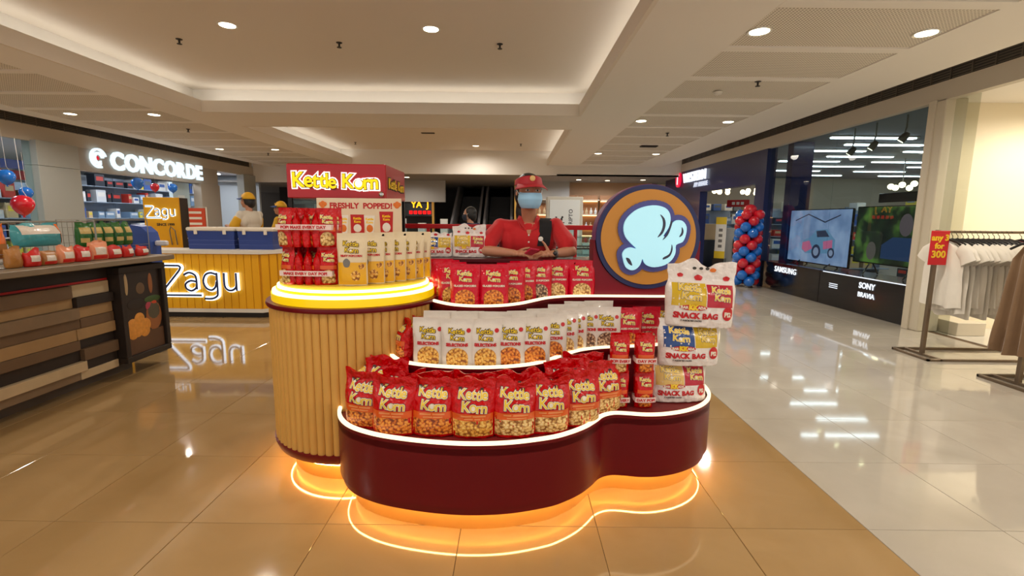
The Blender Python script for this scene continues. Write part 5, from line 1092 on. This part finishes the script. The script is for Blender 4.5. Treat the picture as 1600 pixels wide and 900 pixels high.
# lit boutique and jewellery cases right of the banner
bt = struct(MB().box(.6, 5.0, 17.8, 17.9, 0, 2.66).build('wall_boutique', mat('boutique_warm', (190, 150, 110), .6)))
for k in range(4):
    t = thing('boutique_shelf', f'warmly lit boutique shelf far behind the round sign, {ORD[k]} from the banner', 'shelf', (1.2+.75*k, 17.4, 0), group='boutique shelves'); MB().bbox(-.34, .34, .2, .25, 0, 2.2, .005).build('back_panel', mat('boutique_back', (170, 120, 80), .5), t)
    for i, z in enumerate((.5, 1.0, 1.5, 2.0)):
        MB().bbox(-.34, .34, -.1, .2, z, z+.03, .004).build('shelf_board', m_colm, t); MB().box(-.32, .32, .15, .19, z-.03, z-.01).build('light_strip', emis('boutique_glow', (255, 206, 140), 5), t)
    for i in range(12):
        z = (.53, 1.03, 1.53)[i % 3]; q = rnd.randrange(4); tt = thing('boutique_item', f'small ornament on boutique shelf {("one", "two", "three", "four")[k]}, board {("low", "middle", "high")[i % 3]}, place {ORD[i//3]}', 'ornament', (1.2+.75*k-.25+.16*(i//3), 17.38, z), group='ornaments in the boutique')
        MB().lathe([(.03, 0), (.05, .04), (.045, .12), (.015, .17), (.02, .22)], 10).build('vase', PC[(0, 3, 7, 5)[q]], tt, smooth=True)
jc = thing('jewellery_case', 'glass jewellery case with white display busts behind the round sign', 'showcase', (1.15, 6.2, 0)); MB().bbox(-.75, .75, -.28, .28, 0, .72, .01).build('base', mat('case_dark', (70, 50, 44), .4), jc); MB().box(-.74, .74, -.27, .27, .72, 1.0).build('glass_box', glass('clear_glass'), jc); MB().tube([(-.75, -.28, 1.0), (.75, -.28, 1.0), (.75, .28, 1.0), (-.75, .28, 1.0)], .01, 6, True).build('frame', m_dark, jc)
bust = MB().lathe([(.05, 0), (.06, .01), (.035, .04), (.05, .09), (.055, .12), (.02, .15), (.018, .19), (.0, .195)], 12).mesh('bust', m_white, True)
for k in range(6): tag(put('display_bust', bust, None, (.6+.2*k, 6.15, .723)), f'small white display bust in the jewellery case, {ORD[k]} from its left end', 'display bust', 'white busts in the jewellery case')
tag(MB().lathe([(.035, 0), (.04, .01), (.04, .12), (.02, .15)], 12).build('dark_flask', m_blkg, None, loc=(1.5, 6.2, 1.01), smooth=True), 'small dark flask standing on the jewellery case', 'flask')
# ================================================================ PEOPLE
from mathutils.bvhtree import BVHTree
m_skin = mat('skin', (190, 134, 104), .5, noise_s=30, noise_a=.06); m_hair = mat('hair_black', (22, 18, 18), .45); m_eye = mat('eye_white', (226, 220, 212), .3); m_iris = mat('eye_dark', (30, 20, 16), .2)
def fuse(mb, name, m, vox, smooth=6):
    """one continuous surface from overlapping tapered shapes"""
    me = mb.mesh(name, None); o = bpy.data.objects.new(name, me); COL.objects.link(o)
    r = o.modifiers.new('r', 'REMESH'); r.mode = 'VOXEL'; r.voxel_size = vox; r.use_smooth_shade = True
    s = o.modifiers.new('s', 'SMOOTH'); s.factor = .5; s.iterations = smooth
    dg = bpy.context.evaluated_depsgraph_get(); out = bpy.data.meshes.new_from_object(o.evaluated_get(dg)); bpy.data.objects.remove(o)
    out.materials.clear(); out.materials.append(m); out.polygons.foreach_set('use_smooth', [True]*len(out.polygons)); return out
def limb(mb, pts, radii, n=12):
    mb.tube(pts, .01, n, radii=radii)
    for p, r in zip(pts, radii): mb.ell(p, (r, r, r), n, 8)
V3 = Vector
def hand(mb, wrist, dirn, normal, curl=(.5, .5, .5, .5), thumb_up=.3, side=1, s=1.0):
    """palm, four unequal bent fingers and a thumb leaving the side of the palm"""
    d = V3(dirn).normalized(); n_ = V3(normal); n_ = (n_-d*n_.dot(d)).normalized(); a = d.cross(n_)*side
    w = V3(wrist)
    for t, r in ((.0, .024), (.02, .026), (.045, .03), (.07, .03)):
        for q in (-1, -.33, .33, 1): mb.ell(w+d*t*s+a*q*.022*s*(.7+.3*t/.07), (.016*s,)*3, 8, 6)
    for k, (off, L) in enumerate(((-1.15, .066), (-.4, .078), (.4, .074), (1.15, .058))):
        p = w+d*.078*s+a*off*.0185*s; ang = 0; pts = [p-d*.012*s, p]
        for seg in (.45, .32, .26):
            ang += curl[k]; p = p+(d*math.cos(ang)-n_*math.sin(ang))*(L*seg*s); pts.append(p)
        limb(mb, pts, [.0085*s, .0085*s, .008*s, .0075*s, .0065*s], 8)
    b = w+d*.02*s-a*.026*s; t1 = b+(d*.5-a*.75+n_*thumb_up).normalized()*.034*s; t2 = t1+(d*.8-a*.25+n_*thumb_up*1.2).normalized()*.028*s; t3 = t2+(d*.95+n_*thumb_up).normalized()*.022*s
    limb(mb, [b, t1, t2, t3], [.013*s, .0105*s, .009*s, .0075*s], 8)
def person(label, J, yaw, head_yaw, shirt, pants, vox=.011, hand_spec=None, cap=None, mask=None, hair_long=False, sleeve=.72, tilt=.0, cuff=None, group=None):
    F = Matrix.Rotation(yaw, 3, 'Z'); HR = Matrix.Rotation(head_yaw, 3, 'Z') @ Matrix.Rotation(tilt, 3, 'X')
    base = V3((J['hip'][0], J['hip'][1], 0)); t = thing('person', label, 'person', base, group=group); O = -base
    hd = V3(J['head']); nk = V3(J['neck']); hip = V3(J['hip']); sh = {k: V3(J['sh'+k]) for k in 'LR'}; ch = (sh['L']+sh['R'])/2
    b = MB()
    b.ell(hd+HR @ V3((0, .012, .022)), (.076, .094, .09), 20, 14, HR); b.ell(hd+HR @ V3((0, -.018, -.035)), (.062, .068, .075), 18, 12, HR); b.ell(hd+HR @ V3((0, -.05, -.075)), (.035, .035, .03), 12, 8, HR)
    b.ell(hd+HR @ V3((0, -.092, -.018)), (.012, .018, .02), 10, 8, HR); b.ell(hd+HR @ V3((0, -.082, .005)), (.009, .012, .026), 10, 8, HR)
    for s in (-1, 1): b.ell(hd+HR @ V3((s*.076, .012, -.005)), (.012, .02, .031), 10, 8, HR); b.ell(hd+HR @ V3((s*.034, -.068, -.028)), (.024, .02, .02), 10, 8, HR)
    limb(b, [hd+HR @ V3((0, .015, -.05)), nk, ch+V3((0, 0, .0))], [.05, .05, .06])
    b.ell(ch+F @ V3((0, .01, -.09)), (.13, .085, .11), 16, 10, F); b.ell((ch*.45+hip*.55), (.13, .085, .16), 16, 10, F); b.ell(hip, (.155, .10, .11), 16, 10, F)
    for k in 'LR':
        limb(b, [ch*.4+sh[k]*.6+V3((0, 0, -.02)), sh[k]+V3((0, 0, -.012)), sh[k]*.5+V3(J['el'+k])*.5, V3(J['el'+k])], [.042, .044, .04, .034]); limb(b, [V3(J['el'+k]), V3(J['el'+k])*.6+V3(J['wr'+k])*.4, V3(J['wr'+k])], [.034, .034, .024])
        limb(b, [hip*.2+V3(J['kn'+k])*.0+V3((J['kn'+k][0], J['kn'+k][1], hip.z-.06))*.8, V3(J['kn'+k]), V3(J['an'+k])], [.085, .055, .038]); an = V3(J['an'+k]); b.ell(an+F @ V3((0, -.06, -.035)), (.042, .11, .04), 12, 8, F)
        if hand_spec: hand(b, J['wr'+k], *hand_spec[k])
        else: d = (V3(J['wr'+k])-V3(J['el'+k])).normalized(); hand(b, J['wr'+k], d, F @ V3((.2, .3, 1)), (.35, .35, .35, .35), .3, 1 if k == 'L' else -1)
    put('body', fuse(b, 'body', m_skin, vox), t, O)
    c = MB(); c.ell(ch+F @ V3((0, .012, -.085)), (.172, .108, .14), 18, 12, F); c.ell(ch*.6+hip*.4+F @ V3((0, -.005, 0)), (.16, .108, .19), 18, 12, F); c.ell(ch*.25+hip*.75, (.175, .118, .17), 18, 12, F); c.ell(nk*.5+ch*.5+V3((0, 0, -.02)), (.08, .07, .035), 14, 8, F)
    for k in 'LR':
        e = V3(J['el'+k]); limb(c, [nk*.75+ch*.25+V3((0, 0, -.035)), nk*.35+sh[k]*.65+V3((0, 0, -.03)), sh[k]+V3((0, 0, -.003)), sh[k]*(1-sleeve*.5)+e*sleeve*.5, sh[k]*(1-sleeve)+e*sleeve], [.05, .06, .058, .058, .066]); c.ell(sh[k]*.75+ch*.25+F @ V3((0, .01, -.1)), (.06, .085, .11), 12, 8, F)
    if cuff:
        for k in 'LR':
            e = V3(J['el'+k]); cm_ = MB(); limb(cm_, [sh[k]*(1-sleeve*.45)+e*sleeve*.45, sh[k]*(1-sleeve)+e*sleeve], [.066, .072]); put('sleeve', cm_.mesh('sleeve', cuff, True), t, O)
    sm = fuse(c, 'shirt', shirt, max(.007, vox*.8), 5); so = put('shirt', sm, t, O)
    bm = bmesh.new(); bm.from_mesh(sm); tree = BVHTree.FromBMesh(bm); bm.free()
    g = MB(); g.ell(hip+V3((0, 0, -.03)), (.172, .118, .13), 16, 10, F)
    for k in 'LR': limb(g, [V3((J['kn'+k][0], J['kn'+k][1], hip.z-.08)), V3(J['kn'+k]), V3(J['an'+k])+V3((0, 0, .03))], [.1, .072, .062])
    put('trousers', fuse(g, 'trousers', pants, max(.01, vox)), t, O)
    sh_ = MB()
    for k in 'LR': an = V3(J['an'+k]); sh_.ell(an+F @ V3((0, -.065, -.04)), (.05, .13, .045), 12, 8, F)
    put('shoes', sh_.mesh('shoes', m_dark, True), t, O)
    h = MB(); h.ell(hd+HR @ V3((0, .028, .035)), (.086, .094, .092), 18, 12, HR); h.ell(hd+HR @ V3((0, .062, -.03)), (.078, .06, .085), 16, 10, HR)
    for s in (-1, 1): h.ell(hd+HR @ V3((s*.07, .03, .0)), (.02, .045, .07), 10, 8, HR)
    if hair_long: h.ell(hd+HR @ V3((0, .085, -.12)), (.07, .045, .13), 14, 8, HR)
    put('hair', fuse(h, 'hair', m_hair, .007, 3), t, O)
    for s in (-1, 1):
        eo = MB().ell((0, 0, 0), (.0135, .008, .0065), 12, 8, HR).build('eye', m_eye, t, loc=hd+HR @ V3((s*.032, -.077, .012))+O, smooth=True); MB().ell(HR @ V3((0, -.006, 0)), (.006, .004, .006), 10, 6, HR).build('iris', m_iris, eo)
        MB().tube([HR @ V3((x*s, y, z)) for x, y, z in ((.014, -.088, .034), (.032, -.085, .039), (.052, -.072, .033))], .003, 6).build('eyebrow', m_hair, t, loc=hd+O)
    if not mask: MB().ell((0, 0, 0), (.022, .006, .007), 12, 8, HR).build('lips', mat('lips', (166, 84, 76), .4), t, loc=hd+HR @ V3((0, -.084, -.055))+O, smooth=True)
    if mask:
        V = []; Fc = []; nu, nv = 16, 10
        for j in range(nv+1):
            for i in range(nu+1):
                a = (-1+2*i/nu)*1.35; q = j/nv; z = .004-.108*q; r = .082+.02*math.sin(PI*min(1, q*1.1))-.012*q; zz = z-.01*math.cos(a)*(q < .02)
                V.append(HR @ V3((r*math.sin(a)*.86, -.004-r*math.cos(a)*1.02-.012*math.cos(a)**8, zz+.004*math.sin(q*14))))
        for j in range(nv):
            for i in range(nu): Fc.append((j*(nu+1)+i, j*(nu+1)+i+1, (j+1)*(nu+1)+i+1, (j+1)*(nu+1)+i))
        mo = MB().add(V, Fc).build('face_mask', mask, t, loc=hd+O, smooth=True); sd = mo.modifiers.new('thickness', 'SOLIDIFY'); sd.thickness = .003
        for s in (-1, 1): MB().tube([HR @ V3((s*.07, -.03, -.02)), HR @ V3((s*.084, .0, .015)), HR @ V3((s*.084, .02, .01)), HR @ V3((s*.07, -.01, -.07))], .002, 5).build('ear_loop', m_white, mo)
    if cap:
        cm, bmx, top = cap; V = []; Fc = []; nu, nv = 28, 8
        for j in range(nv+1):
            for i in range(nu+1):
                a = -PI+2*PI*i/nu; f = .5+.5*math.cos(a); q = j/nv; z = .046+(.012+.046*f)*q if top != 'full' else .028+.112*math.sin(q*PI/2); sc = 1-.16*q*f if top != 'full' else max(.02, math.cos(q*PI/2))
                V.append(HR @ V3((.092*sc*math.sin(a), .022-.104*sc*math.cos(a), z)))
        for j in range(nv):
            for i in range(nu): Fc.append((j*(nu+1)+i, j*(nu+1)+i+1, (j+1)*(nu+1)+i+1, (j+1)*(nu+1)+i))
        co = MB().add(V, Fc).build('cap', cm, t, loc=hd+O, smooth=True); sd = co.modifiers.new('thickness', 'SOLIDIFY'); sd.thickness = .004
        V = []; Fc = []
        for j in range(5):
            for i in range(17): a = (-1+2*i/16)*1.15; r = j/4*.075; V.append(HR @ V3(((.092+r*.35)*math.sin(a), .022-(.104+r)*math.cos(a), .052-.10*(j/4)**1.3*.18-.022*abs(math.sin(a))**2*(j/4))))
        for j in range(4):
            for i in range(16): Fc.append((j*17+i, j*17+i+1, (j+1)*17+i+1, (j+1)*17+i))
        br = MB().add(V, Fc).build('brim', bmx, co, smooth=True); sd = br.modifiers.new('thickness', 'SOLIDIFY'); sd.thickness = .004
        MB().ell((0, 0, 0), (.018, .004, .018), 14, 8, HR).build('cap_badge', mat('badge_gold', (226, 190, 120), .4), co, loc=HR @ V3((0, -.076, .086)), smooth=True)
    def front(x, z, eps=.002):
        hit = tree.ray_cast(V3((x, base.y-1.2, z)), V3((0, 1, 0)))
        return V3((x, (hit[0].y if hit[0] else ch.y-.1)-eps, z))
    def over(x, y, eps=.004):
        hit = tree.ray_cast(V3((x, y, 2.2)), V3((0, 0, -1)))
        return V3((x, y, (hit[0].z if hit[0] else ch.z)+eps))
    return t, O, so, front, over
# ---- kiosk worker leaning on the counter
m_polo = mat('polo_red', (196, 14, 24), .75, bump=.25, bump_s=120, sheen=.2); m_blackc = mat('black_cloth', (20, 20, 24), .8)
hd = aty(827, 301, 3.17)
J = dict(head=hd, neck=aty(826, 343, 3.24), shL=aty(782, 354, 3.25), shR=aty(868, 353, 3.25), elL=aty(753, 391, 3.09), elR=aty(893, 393, 3.09), wrL=aty(803, 397, 3.035), wrR=aty(864, 401, 3.03), hip=(.1, 3.44, .9), knL=(.0, 3.42, .48), knR=(.2, 3.42, .48), anL=(-.01, 3.47, .085), anR=(.21, 3.47, .085))
for k in ('elL', 'elR'): J[k].z = max(J[k].z, 1.152)
for k in ('wrL', 'wrR'): J[k].z = max(J[k].z, 1.142)
HS = {'L': ((1, -.25, .0), (.0, -.25, 1), (.45, .5, .55, .6), .2, 1), 'R': ((-1, -.2, -.02), (-.1, -.3, 1), (.3, .35, .4, .45), 1.1, -1)}
lady, LO_, shirt_o, front, over = person('kiosk worker in red polo, visor and blue face mask leaning on counter', J, 0, .22, m_polo, m_blackc, .0048, HS, (mat('visor_red', (170, 16, 34), .6), mat('visor_red', (170, 16, 34), .6), 'visor'), mat('mask_blue', (160, 210, 246), .8), True, .74, .02)
nk = J['neck']
# collar flaps, placket buttons, badge, shoulder strap, watch
for s in (-1, 1):
    q = [front(nk.x+s*.012, nk.z-.075, .006), front(nk.x+s*.05, nk.z-.055, .010), front(nk.x+s*.078, nk.z+.0, .004), V3((nk.x+s*.062, nk.y+.0, nk.z+.035)), V3((nk.x+s*.048, nk.y-.035, nk.z+.018)), front(nk.x+s*.028, nk.z-.03, .004)]
    mb = MB(); n = len(q); mb.add(q+[p+V3((0, .006, -.002)) for p in q], [tuple(range(n)), tuple(range(2*n-1, n-1, -1))]+[(i, (i+1) % n, n+(i+1) % n, n+i) for i in range(n)]); mb.build('collar', m_polo, shirt_o)
vq = [front(nk.x-.006, nk.z-.095, .006), front(nk.x+.006, nk.z-.095, .006), front(nk.x+.04, nk.z-.02, .010), front(nk.x-.04, nk.z-.02, .010)]
MB().add(vq+[p+V3((0, .004, 0)) for p in vq], [(0, 1, 2, 3), (7, 6, 5, 4), (0, 4, 5, 1), (1, 5, 6, 2), (2, 6, 7, 3), (3, 7, 4, 0)]).build('neck_opening', m_skin, shirt_o)
for dz in (.10, .145): MB().ell(front(nk.x, nk.z-dz, .002), (.006, .003, .006), 10, 6).build('button', m_white, shirt_o)
MB().ell(front(nk.x+.078, nk.z-.125, .003), (.017, .004, .017), 16, 8).build('round_badge', m_white, shirt_o)
sx = J['shR'].x-.07; sp_ = [over(sx, J['shR'].y+q, .008) for q in (.05, .02, -.01)]+[front(sx+d, J['shR'].z+z, .016) for d, z in ((.0, .02), (.0, -.01), (-.003, -.04), (-.006, -.07), (-.01, -.10), (-.014, -.13))]
V = []; Fc = []
for i, p in enumerate(sp_):
    for dx, dy in ((-.04, 0), (.04, 0), (.04, .01), (-.04, .01)): V.append(p+V3((dx, dy, 0)))
for i in range(len(sp_)-1):
    for k in range(4): Fc.append((i*4+k, i*4+(k+1) % 4, i*4+4+(k+1) % 4, i*4+4+k))
Fc += [(3, 2, 1, 0), tuple(len(V)-4+k for k in range(4))]
MB().add(V, Fc).build('shoulder_strap', m_blackc, lady, loc=LO_, smooth=60)
wv = (J['wrR']-J['elR']).normalized(); wq = J['wrR']-wv*.012; M3 = wv.to_track_quat('Z', 'Y').to_matrix()
mb = MB(); mb.lathe([(.027, -.009), (.031, -.009), (.031, .009), (.027, .009), (.027, -.009)], 20, cap=False); mb.v = [tuple(M3 @ V3(p)) for p in mb.v]; wt = mb.build('watch_band', m_wire, lady, loc=wq+LO_); MB().ell((0, -.031, .004), (.014, .006, .014), 14, 8).build('watch_face', m_blkg, wt)
ph = thing('phone', 'pink cased phone held in both hands of the kiosk worker', 'phone', (J['wrL'].x+.10, 2.99, 1.150), (1.1, .15, .5)); MB().bbox(-.032, .032, -.005, .005, -.03, .06, .004).build('case', mat('phone_pink', (226, 50, 90), .4), ph); MB().box(-.028, .028, .005, .0058, -.026, .056).build('screen', m_blkg, ph)
# ---- others
def stand(px_, py_, Y, yaw, label, head_z=None, arms=None, **kw):
    h = aty(px_, py_, Y); s = h.z/1.60; F = Matrix.Rotation(yaw, 3, 'Z'); c = V3((h.x, Y, 0))
    def P(x, y, z): return c+F @ V3((x*s, y*s, 0))+V3((0, 0, z*s))
    J = dict(head=h, neck=P(0, .03, 1.46), shL=P(-.18, .04, 1.39), shR=P(.18, .04, 1.39), hip=P(0, .05, .92), knL=P(-.1, .04, .5), knR=P(.1, .04, .5), anL=P(-.1, .08, .085), anR=P(.1, .08, .085))
    a = arms or dict(elL=(-.24, -.02, 1.12), elR=(.24, -.02, 1.12), wrL=(-.12, -.24, 1.08), wrR=(.12, -.24, 1.08))
    J.update({k: P(*v) for k, v in a.items()}); return person(label, J, yaw, yaw+kw.pop('hy', 0), **kw)
m_capy = mat('cap_yellow', (226, 170, 20), .6); m_capb = mat('cap_blue', (40, 70, 130), .6); m_wpolo = mat('polo_cream', (222, 212, 194), .8)
t, O, so, fr2, ov2 = stand(386, 314, 7.75, -1.9, 'drinks worker in cream shirt and yellow cap with his back turned', shirt=m_wpolo, pants=m_blackc, cap=(m_capy, m_capb, 'full'), cuff=m_capy, hy=.3, arms=dict(elL=(-.26, -.08, 1.14), elR=(.26, -.06, 1.14), wrL=(-.16, -.3, 1.2), wrR=(.12, -.3, 1.2)))
stand(437, 326, 8.9, -1.6, 'second drinks worker in yellow cap beside the red bundles', shirt=mat('polo_yellow', (206, 160, 30), .8), pants=m_blackc, cap=(m_capy, m_capb, 'full'), hy=.3)
stand(733, 335, 7.75, -2.2, 'person in dark blue top with dark hair at the showcase', shirt=mat('top_blue', (36, 48, 86), .8), pants=m_blackc, mask=mat('mask_dark', (40, 44, 60), .8), hair_long=False, hy=.5, arms=dict(elL=(-.25, -.02, 1.1), elR=(.25, -.02, 1.1), wrL=(-.2, -.22, 1.0), wrR=(.2, -.25, 1.05)))
print('objects', len(bpy.data.objects))
